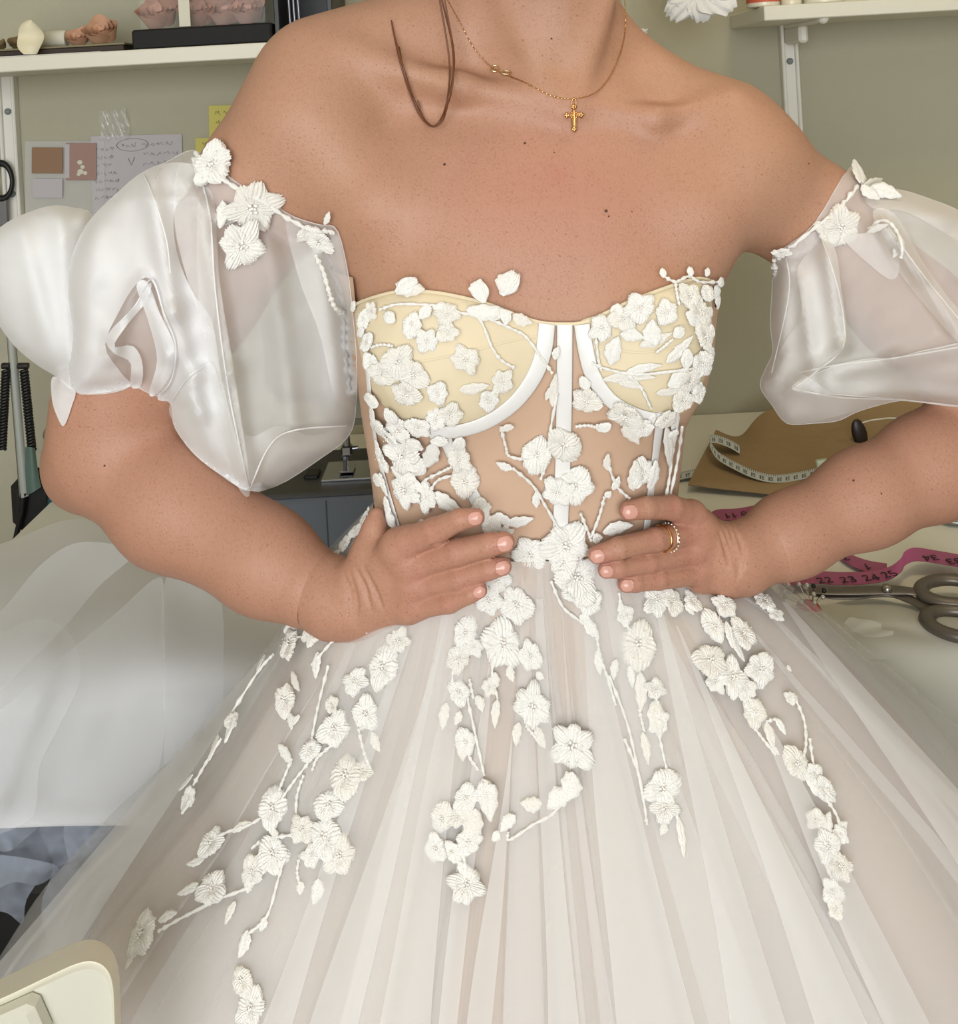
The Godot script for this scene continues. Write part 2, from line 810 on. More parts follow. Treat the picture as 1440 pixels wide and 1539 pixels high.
func bone(f: Field, a: Array, b: Array, k := 0.02, cut := false) -> void:
	f.cap(K(a[0], a[1], a[2]), K(b[0], b[1], b[2]), a[3] * a[2] / F, b[3] * b[2] / F, k, cut)


func chain(f: Field, js: Array, k := 0.02) -> void:
	for i in js.size() - 1:
		bone(f, js[i], js[i + 1], k)


func build_fields() -> void:
	waist_y = K(0, WAIST_PY, MID).y
	axis_x = K(790, 0, MID).x
	torso = Field.new()
	torso.setup(Vector3(-0.46, -0.60, -1.14), Vector3(0.58, 0.19, -0.735), 0.005)
	torso.stack([
		sec(150, 560, 1060, 0.955, 0.050, 0.075), sec(215, 500, 1105, 0.95, 0.078, 0.085), sec(300, 505, 1112, 0.94, 0.098, 0.095),
		sec(400, 523, 1088, 0.935, 0.110, 0.10), sec(480, 538, 1052, 0.93, 0.112, 0.10), sec(600, 548, 1026, 0.93, 0.102, 0.092),
		sec(700, 563, 1013, 0.93, 0.098, 0.085), sec(800, 573, 1004, 0.93, 0.098, 0.085), sec(862, 570, 1008, 0.93, 0.101, 0.09),
		sec(950, 535, 1050, 0.93, 0.112, 0.105), sec(1060, 500, 1090, 0.935, 0.120, 0.12), sec(1110, 500, 1090, 0.935, 0.120, 0.12)], 0.004)
	# bust
	torso.ell(K(668, 525, 0.868), Vector3(0.066, 0.066, 0.062), Basis.IDENTITY, 0.035)
	torso.ell(K(957, 520, 0.868), Vector3(0.056, 0.066, 0.062), Basis.IDENTITY, 0.035)
	body = torso.copy()
	# neck, its muscles, collar bones and the slope to the shoulders
	bone(body, [832, 150, 0.955, 98], [815, -120, 0.955, 100], 0.03)
	bone(body, [770, 30, 0.985, 88], [560, 110, 0.965, 92], 0.035)
	bone(body, [610, 70, 0.965, 62], [480, 120, 0.95, 88], 0.04)
	bone(body, [880, 60, 0.985, 66], [1000, 160, 0.97, 64], 0.035)
	bone(body, [1000, 165, 0.965, 62], [1085, 205, 0.95, 84], 0.03)
	bone(body, [848, 158, 0.893, 6], [690, 128, 0.893, 9], 0.026)
	bone(body, [690, 128, 0.893, 9], [520, 85, 0.905, 14], 0.026)
	bone(body, [868, 160, 0.892, 6], [985, 178, 0.888, 9], 0.02)
	bone(body, [985, 178, 0.888, 9], [1100, 160, 0.91, 13], 0.022)
	bone(body, [858, 168, 0.890, 7], [930, -60, 0.93, 12], 0.018)
	bone(body, [838, 165, 0.890, 6], [735, -60, 0.93, 12], 0.018)
	bone(body, [850, 176, 0.900, 12], [850, 172, 0.905, 14], 0.012, true)
	bone(body, [720, 185, 0.945, 46], [590, 165, 0.95, 50], 0.05)
	bone(body, [940, 205, 0.945, 40], [1040, 220, 0.95, 40], 0.05)
	bone(body, [790, 190, 0.94, 46], [900, 195, 0.94, 46], 0.05)
	# arms
	chain(body, [[482, 128, 0.945, 92], [470, 180, 0.94, 108], [410, 272, 0.945, 105], [290, 440, 0.97, 97], [178, 612, 0.985, 92], [138, 690, 0.985, 66]], 0.02)
	bone(body, [135, 705, 0.985, 50], [160, 690, 0.97, 68], 0.03)
	chain(body, [[160, 680, 0.975, 76], [262, 758, 0.945, 87], [400, 843, 0.90, 70], [462, 880, 0.877, 59]], 0.02)
	bone(body, [500, 300, 0.925, 40], [560, 380, 0.925, 44], 0.04)
	chain(body, [[1078, 222, 0.945, 94], [1112, 262, 0.94, 100], [1222, 330, 0.945, 80], [1370, 470, 0.97, 76], [1500, 600, 0.985, 70], [1530, 640, 0.985, 56]], 0.02)
	chain(body, [[1510, 640, 0.98, 66], [1400, 700, 0.955, 72], [1300, 748, 0.93, 64], [1190, 803, 0.905, 54], [1164, 816, 0.898, 52]], 0.02)
	# the breast muscle that runs into each arm
	bone(body, [560, 300, 0.885, 50], [470, 200, 0.915, 60], 0.05)
	bone(body, [1060, 320, 0.885, 50], [1110, 250, 0.915, 55], 0.05)


# [joints of each finger from the knuckle on], the wrist and the palm, one grid of fine cells per hand
func hand(f: Field, wrist: Array, knuckles: Array, fingers: Array, thumb: Array) -> void:
	for i in 4:
		bone(f, wrist[i], knuckles[i], 0.010)
	for i in 3:
		bone(f, knuckles[i], knuckles[i + 1], 0.008)
	for i in 4:
		chain(f, fingers[i], 0.0022)
		bone(f, knuckles[i], fingers[i][0], 0.006)
	chain(f, thumb, 0.010)


const LEFT_FINGERS := [
	[[612, 815, 0.822, 22], [652, 799, 0.808, 20], [690, 781, 0.797, 15.5], [716, 777, 0.793, 13]],
	[[630, 848, 0.820, 20], [688, 830, 0.804, 19.5], [735, 819, 0.796, 17], [759, 815, 0.794, 15]],
	[[632, 881, 0.820, 18], [690, 869, 0.804, 17], [735, 856, 0.796, 14.8], [756, 851, 0.794, 13.5]],
	[[628, 912, 0.822, 17], [676, 905, 0.806, 15.5], [708, 893, 0.798, 12.5], [722, 887, 0.796, 11]]]
const RIGHT_FINGERS := [
	[[1040, 776, 0.868, 22], [1010, 763, 0.848, 18], [972, 763, 0.832, 16], [944, 768, 0.826, 14]],
	[[1036, 803, 0.860, 18], [985, 811, 0.832, 17], [930, 824, 0.815, 15.5], [897, 834, 0.811, 13.2]],
	[[1042, 831, 0.858, 16], [975, 846, 0.830, 14.5], [930, 855, 0.816, 12.8], [910, 857, 0.813, 11.8]],
	[[1048, 861, 0.860, 17], [990, 871, 0.834, 14.5], [955, 876, 0.824, 12.8], [940, 878, 0.821, 12]]]


func cast_field(f: Field, px: float, py: float) -> Vector3:
	var dir := K(px, py, 1.0)
	var t := 0.76
	for i in 200:
		var d := f.sample(dir * t)
		if d < 0.0003 or t > 0.95:
			break
		t += clampf(d * 0.6, 0.0003, 0.008)
	return dir * t


# folds of skin across the wrist
func creases(f: Field, lines: Array) -> void:
	var g := f.copy()
	for l in lines:
		var line := curve2(l.map(func(a): return Vector2(a[0], a[1])), 10)
		for i in 9:
			var w := 0.0019 * sin(PI * (i + 0.7) / 9.6) + 0.0004
			f.cap(cast_field(g, line[i].x, line[i].y), cast_field(g, line[i + 1].x, line[i + 1].y), w, w, 0.0016, true)


func skin_color(p: Vector3, n: Vector3) -> Color:
	var q := px_of(p)
	var c := Color(0.445, 0.246, 0.157)
	var red := 0.55 * exp(-((q.x - 830.0) * (q.x - 830.0) / 40000.0 + (q.y - 300.0) * (q.y - 300.0) / 16000.0))
	red += 0.5 * exp(-((q.x - 838.0) * (q.x - 838.0) + (q.y - 262.0) * (q.y - 262.0)) / 160.0)
	for h in [LEFT_FINGERS, RIGHT_FINGERS]:
		for g in h:
			var t := Vector2(g[3][0], g[3][1])
			red += 0.5 * exp(-q.distance_squared_to(t) / 500.0)
			red += 0.35 * exp(-q.distance_squared_to(Vector2(g[1][0], g[1][1])) / 260.0)
			red += 0.2 * exp(-q.distance_squared_to(Vector2(g[0][0], g[0][1])) / 1200.0)
	if q.y > 570.0:
		red += 0.25
	c = c.lerp(Color(0.445, 0.195, 0.145), clampf(red, 0.0, 1.0))
	return c


func build_person() -> void:
	var who := thing("person", "woman in an off-shoulder lace wedding gown standing with both hands on her waist", "person", W(790, 900, MID) * Vector3(1, 0, 1))
	var mb := MB.new()
	body.nets(mb, CAM)
	var hl := Field.new()
	hl.setup(K(470, 975, 0.93) - Vector3(0, 0, 0.0), K(800, 735, 0.77) + Vector3(0.015, 0.0, 0.02), 0.0018)
	chain(hl, [[440, 867, 0.885, 55], [505, 900, 0.865, 53], [525, 906, 0.858, 50]], 0.012)
	hand(hl, [[535, 880, 0.853, 28], [540, 900, 0.850, 34], [540, 915, 0.850, 34], [545, 930, 0.855, 28]], [[600, 823, 0.827, 25], [618, 850, 0.825, 22], [620, 882, 0.825, 20], [616, 913, 0.827, 19]], LEFT_FINGERS, [[535, 880, 0.853, 32], [556, 828, 0.850, 24], [563, 792, 0.855, 14], [566, 772, 0.858, 9]])
	creases(hl, [[[515, 861], [526, 893], [528, 935]], [[525, 860], [535, 903], [534, 942]], [[534, 855], [548, 884], [558, 920]], [[545, 850], [563, 888], [575, 915]], [[652, 822], [660, 819]]])
	hl.nets(mb, CAM)
	var hr := Field.new()
	hr.setup(K(865, 925, 0.93) - Vector3(0.01, 0.0, 0.0), K(1175, 720, 0.79) + Vector3(0.03, 0.01, 0.0), 0.0018)
	chain(hr, [[1190, 803, 0.905, 47], [1168, 814, 0.899, 49], [1112, 840, 0.885, 47], [1096, 842, 0.880, 46]], 0.012)
	hand(hr, [[1085, 822, 0.878, 30], [1085, 838, 0.876, 32], [1085, 852, 0.876, 32], [1085, 866, 0.878, 26]], [[1046, 792, 0.872, 26], [1044, 808, 0.866, 22], [1046, 833, 0.866, 20], [1046, 863, 0.868, 24]], RIGHT_FINGERS, [[1080, 822, 0.884, 26], [1052, 790, 0.90, 22], [1036, 778, 0.915, 16], [1024, 775, 0.93, 13]])
	creases(hr, [[[1095, 790], [1109, 832], [1109, 872]], [[1103, 792], [1117, 828], [1112, 864]], [[1089, 796], [1101, 826], [1104, 852]], [[1082, 800], [1092, 826], [1096, 850]]])
	hr.nets(mb, CAM)
	# head and legs, outside the photograph
	var top := Field.new()
	top.setup(Vector3(-0.12, 0.04, -1.12), Vector3(0.24, 0.42, -0.76), 0.007)
	top.cap(K(815, -60, 0.955), K(812, -130, 0.955), 0.059, 0.058, 0.01)
	top.ell(K(810, -320, 0.945), Vector3(0.074, 0.105, 0.092), Basis.IDENTITY, 0.02)
	top.ell(K(812, -130, 0.905), Vector3(0.056, 0.062, 0.058), Basis.IDENTITY, 0.03)
	top.ell(K(814, -55, 0.868), Vector3(0.026, 0.02, 0.02), Basis.IDENTITY, 0.03)
	top.cap(K(812, -270, 0.862), K(812, -190, 0.838), 0.007, 0.012, 0.015)
	top.cap(K(790, -110, 0.852), K(836, -110, 0.852), 0.008, 0.008, 0.006)
	top.nets(mb, CAM)
	var low := Field.new()
	low.setup(Vector3(-0.17, -1.45, -1.10), Vector3(0.25, -0.45, -0.78), 0.014)
	for s in [-1.0, 1.0]:
		var x: float = axis_x + s * 0.085
		low.cap(Vector3(x, -0.57, -0.94), Vector3(x, -0.95, -0.94), 0.085, 0.055, 0.02)
		low.cap(Vector3(x, -0.95, -0.94), Vector3(x, -1.37, -0.96), 0.055, 0.035, 0.02)
		low.cap(Vector3(x, -1.40, -0.97), Vector3(x, -1.41, -0.83), 0.034, 0.026, 0.02)
	low.nets(mb, CAM)
	var inv := CAM.affine_inverse()
	for i in mb.v.size():
		mb.c[i] = skin_color(inv * mb.v[i], mb.nn[i])
	var skin := mat("skin", Color.WHITE, 0.5)
	skin.vertex_color_use_as_albedo = true
	skin.metallic_specular = 0.42
	skin.uv1_triplanar = true
	skin.uv1_world_triplanar = true
	skin.uv1_scale = Vector3.ONE * 7.0
	skin.albedo_texture = noise_tex(0.06, FastNoiseLite.TYPE_SIMPLEX_SMOOTH, 2, 5, gradient([[0.0, Color(0.93, 0.9, 0.88)], [0.5, Color(1, 1, 1)], [0.74, Color(0.99, 0.98, 0.97)], [0.86, Color(0.89, 0.83, 0.79)], [1.0, Color(0.82, 0.74, 0.69)]]), 0.0, 512)
	skin.normal_enabled = true
	skin.normal_scale = 0.35
	skin.normal_texture = noise_tex(0.12, FastNoiseLite.TYPE_SIMPLEX_SMOOTH, 3, 9, null, 3.0, 512)
	part(who, "body", mb, skin, "freckled fair skin", true)
	# nails
	var nail := mat("nail", Color(0.80, 0.60, 0.54), 0.2)
	for set_ in [[LEFT_FINGERS, hl, 1.0], [RIGHT_FINGERS, hr, -1.0]]:
		for fi in 4:
			var g: Array = set_[0][fi]
			var tip := K(g[3][0], g[3][1], g[3][2])
			var dir := (tip - K(g[2][0], g[2][1], g[2][2])).normalized()
			var f: Field = set_[1]
			var up := Vector3(0.0, 0.25, 1.0)
			var side := dir.cross(up).normalized()
			up = side.cross(dir).normalized()
			var w: float = g[3][3] * g[3][2] / F
			var rows := []
			for a in 7:
				var row := PackedVector3Array()
				var u := a / 6.0
				var along := lerpf(-0.55, 0.95, u) * w
				var half := 0.68 * w * sqrt(maxf(0.02, 1.0 - pow(absf(u * 2.0 - 0.95), 4.0)))
				for b in 7:
					var q := tip + dir * along + side * (half * (b / 3.0 - 1.0)) + up * (w * 1.5)
					for it in 24:
						var dd := f.sample(q)
						if dd < 0.0006:
							break
						q -= up * maxf(dd * 0.6, 0.0002)
					row.append(CAM * (q + up * 0.0005))
				rows.append(row)
			var nm := MB.new()
			nm.quad_grid(rows)
			part(who, "fingernail", nm, nail)
	# moles
	var brown := mat("mole", Color(0.33, 0.19, 0.14), 0.6)
	for m in [[789, 215, 3.4], [668, 247, 3.6], [911, 317, 4.2], [915, 325, 2.4], [829, 58, 2.6], [833, 229, 2.0], [950, 318, 2.0], [1283, 722, 2.8], [1325, 742, 2.2], [157, 700, 2.6], [1216, 246, 2.2]]:
		var hit := cast_body(m[0], m[1])
		var mm := MB.new()
		var nb := basis_on(body.grad(hit), 0.0)
		var r: float = m[2] * -hit.z / F
		r *= 0.62
		mm.ball(CAM * hit, Vector3(r, r * 0.35, r), CAM.basis * Basis(nb.x, nb.z, -nb.y), 10, 6)
		part(who, "mole", mm, brown)
	# loose locks of hair falling on the shoulder
	var hair := mat("hair", Color(0.42, 0.25, 0.15), 0.45)
	var locks := [
		[[588, 30, 0.0], [594, 60, 0.003], [602, 95, 0.004], [616, 140, 0.004], [630, 172, 0.006], [648, 190, 0.011], [662, 180, 0.016], [672, 150, 0.022], [676, 100, 0.024], [668, 40, 0.03], [655, -30, 0.04]],
		[[592, 50, 0.005], [606, 100, 0.004], [622, 150, 0.004], [640, 184, 0.006], [656, 188, 0.013], [668, 168, 0.018], [680, 130, 0.024], [680, 70, 0.026], [664, 0, 0.034], [656, -30, 0.04]],
		[[628, 150, 0.003], [634, 172, 0.003], [644, 186, 0.004], [655, 190, 0.012], [667, 178, 0.017], [676, 140, 0.022], [683, 90, 0.022], [674, 30, 0.03], [662, -30, 0.04]],
		[[600, 70, 0.002], [608, 110, 0.003], [626, 158, 0.003], [636, 176, 0.003]]]
	for l in locks:
		var pts := []
		for a in l:
			var h := cast_body(a[0], a[1])
			pts.append(CAM * (h * (1.0 - (float(a[2]) + 0.0025) / -h.z)))
		var hm := MB.new()
		hm.tube(curve3(pts, 40), PackedFloat32Array([0.0005, 0.0007, 0.0008]), 6)
		part(who, "hair_strand", hm, hair)
	var cap := MB.new()
	cap.ball(W(810, -345, 0.965), Vector3(0.085, 0.10, 0.098), CAM.basis, 28, 18)
	cap.ball(W(812, -360, 1.07), Vector3(0.045, 0.045, 0.045), CAM.basis, 20, 14)
	part(who, "hair", cap, hair)


func basis_on(n: Vector3, rot: float) -> Basis:
	var x := Vector3.RIGHT - n * n.x
	if x.length() < 0.2:
		x = Vector3.FORWARD - n * n.dot(Vector3.FORWARD)
	x = x.normalized()
	var y := n.cross(x)
	return Basis(x * cos(rot) + y * sin(rot), y * cos(rot) - x * sin(rot), n)


func cast_body(px: float, py: float) -> Vector3:
	var dir := K(px, py, 1.0)
	var t := 0.70
	for i in 200:
		var d := body.sample(dir * t)
		if d < 0.0004:
			break
		t += clampf(d * 0.6, 0.0004, 0.01)
		if t > 1.15:
			t = MID
			break
	return dir * t


# ---------------------------------------------------------------- the gown
const LACE_AT := 1.012
const FLAT := 0.955


func look_up(table: Array, h: float) -> float:
	for i in table.size() - 1:
		if h <= table[i + 1][0]:
			var t: float = (h - table[i][0]) / (table[i + 1][0] - table[i][0])
			return lerpf(table[i][1], table[i + 1][1], clampf(t, 0.0, 1.0))
	return table[table.size() - 1][1]


const SKIRT_LEFT := [[0.0, 0.137], [0.05, 0.186], [0.104, 0.215], [0.158, 0.257], [0.212, 0.296], [0.283, 0.377], [0.348, 0.437], [0.56, 0.57], [1.45, 0.74]]
const SKIRT_RIGHT := [[0.0, 0.13], [0.04, 0.17], [0.0626, 0.2265], [0.104, 0.28], [0.15, 0.335], [0.194, 0.388], [0.348, 0.52], [0.56, 0.62], [1.45, 0.80]]
const SKIRT_FRONT := [[0.0, 0.108], [0.03, 0.116], [0.06, 0.126], [0.1, 0.147], [0.16, 0.19], [0.26, 0.262], [0.41, 0.345], [0.66, 0.44], [1.45, 0.58]]
const SKIRT_BACK := [[0.0, 0.10], [0.05, 0.125], [0.1, 0.135], [0.25, 0.14], [1.45, 0.15]]


# radius of the skirt h below the waist, towards the angle ang (0 to her left hand's side, a quarter turn to the front)
func skirt_r(h: float, ang: float, share: float, flat := 1.0) -> float:
	var c := cos(ang)
	var s := sin(ang)
	var tx: Array = SKIRT_RIGHT if c > 0.0 else SKIRT_LEFT
	var tz: Array = SKIRT_FRONT if s > 0.0 else SKIRT_BACK
	var rx := look_up(tx, h)
	var rz := look_up(tz, h)
	var x0: float = tx[0][1]
	var z0: float = tz[0][1]
	rx = x0 + (rx - x0) * share
	rz = z0 + (rz - z0) * share * (flat if s > 0.0 else 1.0)
	return pow(pow(absf(c) / rx, 2.2) + pow(absf(s) / rz, 2.2), -1.0 / 2.2)


func skirt_d(p: Vector3, share: float) -> float:
	var h := waist_y - p.y
	if h < -0.004:
		return 0.1
	var q := Vector2(p.x - axis_x, p.z + MID)
	return (q.length() - skirt_r(maxf(h, 0.0), atan2(q.y, q.x), share, FLAT)) * 0.6


func dress_d(p: Vector3, off: float, share := LACE_AT) -> float:
	return minf(torso.sample(p) - off, skirt_d(p, share))


func cast_dress(px: float, py: float, off: float, share := LACE_AT) -> Vector3:
	var dir := K(px, py, 1.0)
	var t := 0.45
	var best := 1.0
	var best_t := MID
	for i in 300:
		var d := dress_d(dir * t, off, share)
		if d < best:
			best = d
			best_t = t
		if d < 0.0003:
			return dir * t
		t += clampf(d * 0.7, 0.0004, 0.02)
		if t > 1.05:
			break
	return dir * best_t


func dress_n(p: Vector3, off: float, share := LACE_AT) -> Vector3:
	var e := 0.006
	var g := Vector3.ZERO
	for ax in 3:
		var v := Vector3.ZERO
		v[ax] = e
		g[ax] = dress_d(p + v, off, share) - dress_d(p - v, off, share)
	return g.normalized()


var frill := FastNoiseLite.new()


# one layer of the skirt; pleats fold back over themselves where depth is above zero
func skirt_layer(share: float, n: int, pleats: float, over: float, depth: float, seed_: int, flat := 1.0, h0 := -0.002, h1 := 1.36) -> MB:
	var mb := MB.new()
	var rows := []
	var hs := PackedFloat32Array()
	for i in 34:
		hs.append(lerpf(h0, 0.50, pow(i / 33.0, 1.2)))
	for i in 9:
		hs.append(lerpf(0.50, h1, (i + 1) / 9.0))
	for h in hs:
		var row := PackedVector3Array()
		var hh := maxf(h, 0.0)
		for k in n:
			var a := TAU * k / n
			var wob := frill.get_noise_2d(cos(a) * 60.0 + seed_ * 31.0, sin(a) * 60.0)
			var ph := pleats * a + 9.0 * wob + 0.5 * sin(hh * 5.0 + seed_)
			var amp := clampf(0.55 + 1.3 * frill.get_noise_2d(cos(a) * 35.0 - seed_ * 17.0, sin(a) * 35.0), 0.0, 1.0)
			var grow := clampf(0.55 + hh * 3.5, 0.0, 1.0)
			var aa := a + over / pleats * sin(ph) * amp * grow
			var r := skirt_r(hh, aa, share, flat) + depth * clampf(0.12 + hh * 3.2, 0.0, 1.3) * cos(ph) * amp
			var p := Vector3(axis_x + r * cos(aa), waist_y - h, -MID + r * sin(aa))
			var w := CAM * p
			if w.z < -1.10:
				w.z = -1.10 + (w.z + 1.10) * 0.05
			w.y = maxf(w.y, 0.012)
			row.append(w)
		rows.append(row)
	mb.quad_grid(rows, true)
	return mb


# ------------------------------------------------ lace pieces, unit sized, facing +z
var blooms: Array[ArrayMesh] = []
var bloom_beads: Array[ArrayMesh] = []
var leaves: Array[ArrayMesh] = []
var petals: Array[ArrayMesh] = []


func petal_grid(mb: MB, at: Vector2, turn: float, len_: float, half: float, cup: float, seed_: int, ribs := 9.0) -> void:
	var rows := []
	var nr := 11
	var nc := 41
	for i in nr:
		var u := i / (nr - 1.0)
		var row := PackedVector3Array()
		for k in nc:
			var s := k / (nc - 1.0) * 2.0 - 1.0
			var ruf := 1.0 + 0.12 * frill.get_noise_2d(s * 60.0 + seed_ * 77.0, turn * 40.0) + 0.035 * sin(s * ribs * 3.1)
			var spread := sin(PI * (0.16 + 0.66 * u)) * half
			var ang := s * 1.25
			var p := Vector2(len_ * u * (0.52 + 0.48 * cos(ang)) * ruf, spread * sin(ang) / sin(1.25) * (0.35 + 0.65 * u))
			var z := cup * (u * u) - 0.16 * s * s * u + 0.030 * cos(s * PI * ribs) * smoothstep(0.05, 0.35, u) + 0.12 * sin(u * PI) + 0.07 * frill.get_noise_2d(u * 90.0, s * 90.0 + seed_ * 13.0)
			if i == nr - 1 or k == 0 or k == nc - 1:
				z -= 0.10
			p = at + p.rotated(turn)
			row.append(Vector3(p.x, p.y, z))
		rows.append(row)
	mb.quad_grid(rows)


func make_lace() -> void:
	frill.seed = 4
	frill.frequency = 0.02
	frill.fractal_octaves = 3
	for v in 7:
		var mb := MB.new()
		var n: int = [5, 6, 5, 5, 6, 4, 5][v]
		for k in n:
			var len_ := 1.0 + 0.16 * sin(v * 3.1 + k * 2.3)
			petal_grid(mb, Vector2.ZERO, TAU * (k + 0.13 * sin(k * 4.0 + v)) / n, len_, 3.6 / n * (1.0 + 0.14 * sin(v + k * 1.7)), 0.08 + 0.10 * sin(v * 2.0 + k), v * 7 + k, 8.0)
		blooms.append(mb.mesh())
		var bd := MB.new()
		for k in 9:
			var a := k * 2.4
			var r := 0.075 * sqrt(k)
			bd.ball(Vector3(r * cos(a), r * sin(a), 0.16 + 0.03 * sin(k * 5.0)), Vector3.ONE * (0.06 + 0.015 * sin(k * 3.0)), Basis.IDENTITY, 8, 6)
		for k in 8:
			var a := k * 2.4 + v
			var r := 0.42 + 0.3 * absf(sin(k * 1.9))
			bd.ball(Vector3(r * cos(a), r * sin(a), 0.20), Vector3.ONE * 0.034, Basis.IDENTITY, 6, 5)
		bloom_beads.append(bd.mesh())
	for v in 4:
		var mb := MB.new()
		var rows := []
		for i in 15:
			var u := i / 14.0
			var row := PackedVector3Array()
			for k in 11:
				var s := k / 5.0 - 1.0
				var w := pow(sin(PI * pow(u, 0.8) * 0.97 + 0.04), 0.8) * (1.0 + 0.10 * sin(u * 21.0 + v * 2.0))
				var bend := 0.10 * sin(u * PI) * (1.0 if v % 2 else -1.0)
				var z := 0.10 * (1.0 - s * s) - 0.07 * exp(-s * s * 40.0) + 0.03 * sin(u * 40.0 + absf(s) * 6.0) + 0.06 * sin(u * PI)
				if k == 0 or k == 10:
					z -= 0.06
				row.append(Vector3(u, s * w * 0.5 + bend, z))
			rows.append(row)
		mb.quad_grid(rows)
		leaves.append(mb.mesh())
	for v in 4:
		var mb := MB.new()
		petal_grid(mb, Vector2(-0.8, 0), 0.0, 1.7, 0.95, 0.1, 50 + v, 10.0)
		petals.append(mb.mesh())


var lace_mat: StandardMaterial3D
var bead_mat: StandardMaterial3D
var fine_lace: StandardMaterial3D


func put_piece(parent: Node3D, called: String, m: Mesh, x: Transform3D, material: Material) -> MeshInstance3D:
	var o := MeshInstance3D.new()
	o.name = unique(called, parent)
	parent.add_child(o, true)
	o.mesh = m
	o.material_override = material
	o.transform = Transform3D(x.basis, x.origin - base_of(parent))
	return o


# [x, y, radius, turn, squeeze across]
func bloom(parent: Node3D, a: Array, surf: Callable) -> void:
	var hit: Array = surf.call(a[0], a[1])
	var r: float = a[2] * -hit[0].z / F * 1.0
	var rot: float = a[3] if a.size() > 3 else rng.randf() * TAU
	var sq: float = a[4] if a.size() > 4 else rng.randf_range(0.84, 1.0)
	var tilt := Basis(Vector3.RIGHT, rng.randf_range(-0.22, 0.22)) * Basis(Vector3.UP, rng.randf_range(-0.22, 0.22))
	var b: Basis = basis_on(hit[1], 0.0) * tilt * Basis(Vector3(0, 0, 1), rot) * Basis.from_scale(Vector3(r, r * sq, r))
	var v := rng.randi() % blooms.size()
	var x := Transform3D(CAM.basis * b, CAM * (hit[0] + hit[1] * 0.0016))
	var o := put_piece(parent, "lace_flower", blooms[v], x, lace_mat if rng.randf() < 0.66 else fine_lace)
	var bd := MeshInstance3D.new()
	bd.name = "bead_cluster"
	bd.mesh = bloom_beads[v]
	bd.material_override = bead_mat
	o.add_child(bd)


# [x, y, x, y, width]: a leaf from its stalk to its tip
func leaf(parent: Node3D, a: Array, surf: Callable, called := "lace_leaf", lift := 0.0014) -> void:
	var h0: Array = surf.call(a[0], a[1])
	var h1: Array = surf.call(a[2], a[3])
	var nrm: Vector3 = (h0[1] + h1[1]).normalized()
	var along: Vector3 = h1[0] - h0[0]
	var w: float = a[4] * -h0[0].z / F
	var y := nrm.cross(along).normalized() * w
	var z := along.cross(y).normalized() * w * 0.9
	put_piece(parent, called, leaves[rng.randi() % 4], Transform3D(CAM.basis * Basis(along, y, z), CAM * (h0[0] + nrm * lift)), lace_mat if rng.randf() < 0.6 else fine_lace)


# [x, y, radius, turn]: one loose rounded petal
func petal(parent: Node3D, a: Array, surf: Callable) -> void:
	var hit: Array = surf.call(a[0], a[1])
	var r: float = a[2] * -hit[0].z / F
	var b: Basis = basis_on(hit[1], 0.0) * Basis(Vector3(0, 0, 1), a[3]) * Basis.from_scale(Vector3(r, r * 0.92, r))
	put_piece(parent, "lace_petal", petals[rng.randi() % 4], Transform3D(CAM.basis * b, CAM * (hit[0] + hit[1] * 0.0022)), lace_mat)


# a corded stem through points, with knots along it
func vine(parent: Node3D, pts: Array, surf: Callable, width := 4.4) -> void:
	var flat: Array = []
	for i in range(0, pts.size(), 2):
		flat.append(Vector2(pts[i], pts[i + 1]))
	var n := flat.size() * 7
	var line := curve2(flat, n)
	var p3 := PackedVector3Array()
	var rad := PackedFloat32Array()
	for i in n:
		var h: Array = surf.call(line[i].x, line[i].y)
		p3.append(CAM * (h[0] + h[1] * 0.0012))
		rad.append(width * 0.5 * -h[0].z / F * (1.0 + 0.35 * sin(i * 1.9) + (0.5 if i % 9 == 4 else 0.0)))
	var mb := MB.new()
	mb.tube(p3, rad, 7)
	part(parent, "lace_vine", mb, lace_mat)


func on_bodice(px: float, py: float) -> Array:
	var p := cast_dress(px, py, 0.0068)
	return [p, dress_n(p, 0.0068)]


func ribbon(parent: Node3D, called: String, pts: Array, width: float, off: float, material: Material, label := "") -> void:
	var line := curve2(pts, pts.size() * 8)
	var p3 := PackedVector3Array()
	var nn := PackedVector3Array()
	for q in line:
		var p := cast_dress(q.x, q.y, off)
		p3.append(CAM * p)
		nn.append(CAM.basis * dress_n(p, off))
	var mb := MB.new()
	mb.tube(p3, PackedFloat32Array([width * 0.5 * 0.83 / F]), 12, 0.22, nn)
	part(parent, called, mb, material, label)


const NECKLINE := [[532, 458], [560, 447], [600, 438], [650, 439], [700, 448], [740, 459], [780, 475], [815, 485], [848, 487], [875, 485], [905, 473], [940, 456], [980, 440], [1020, 426], [1050, 418], [1070, 422]]


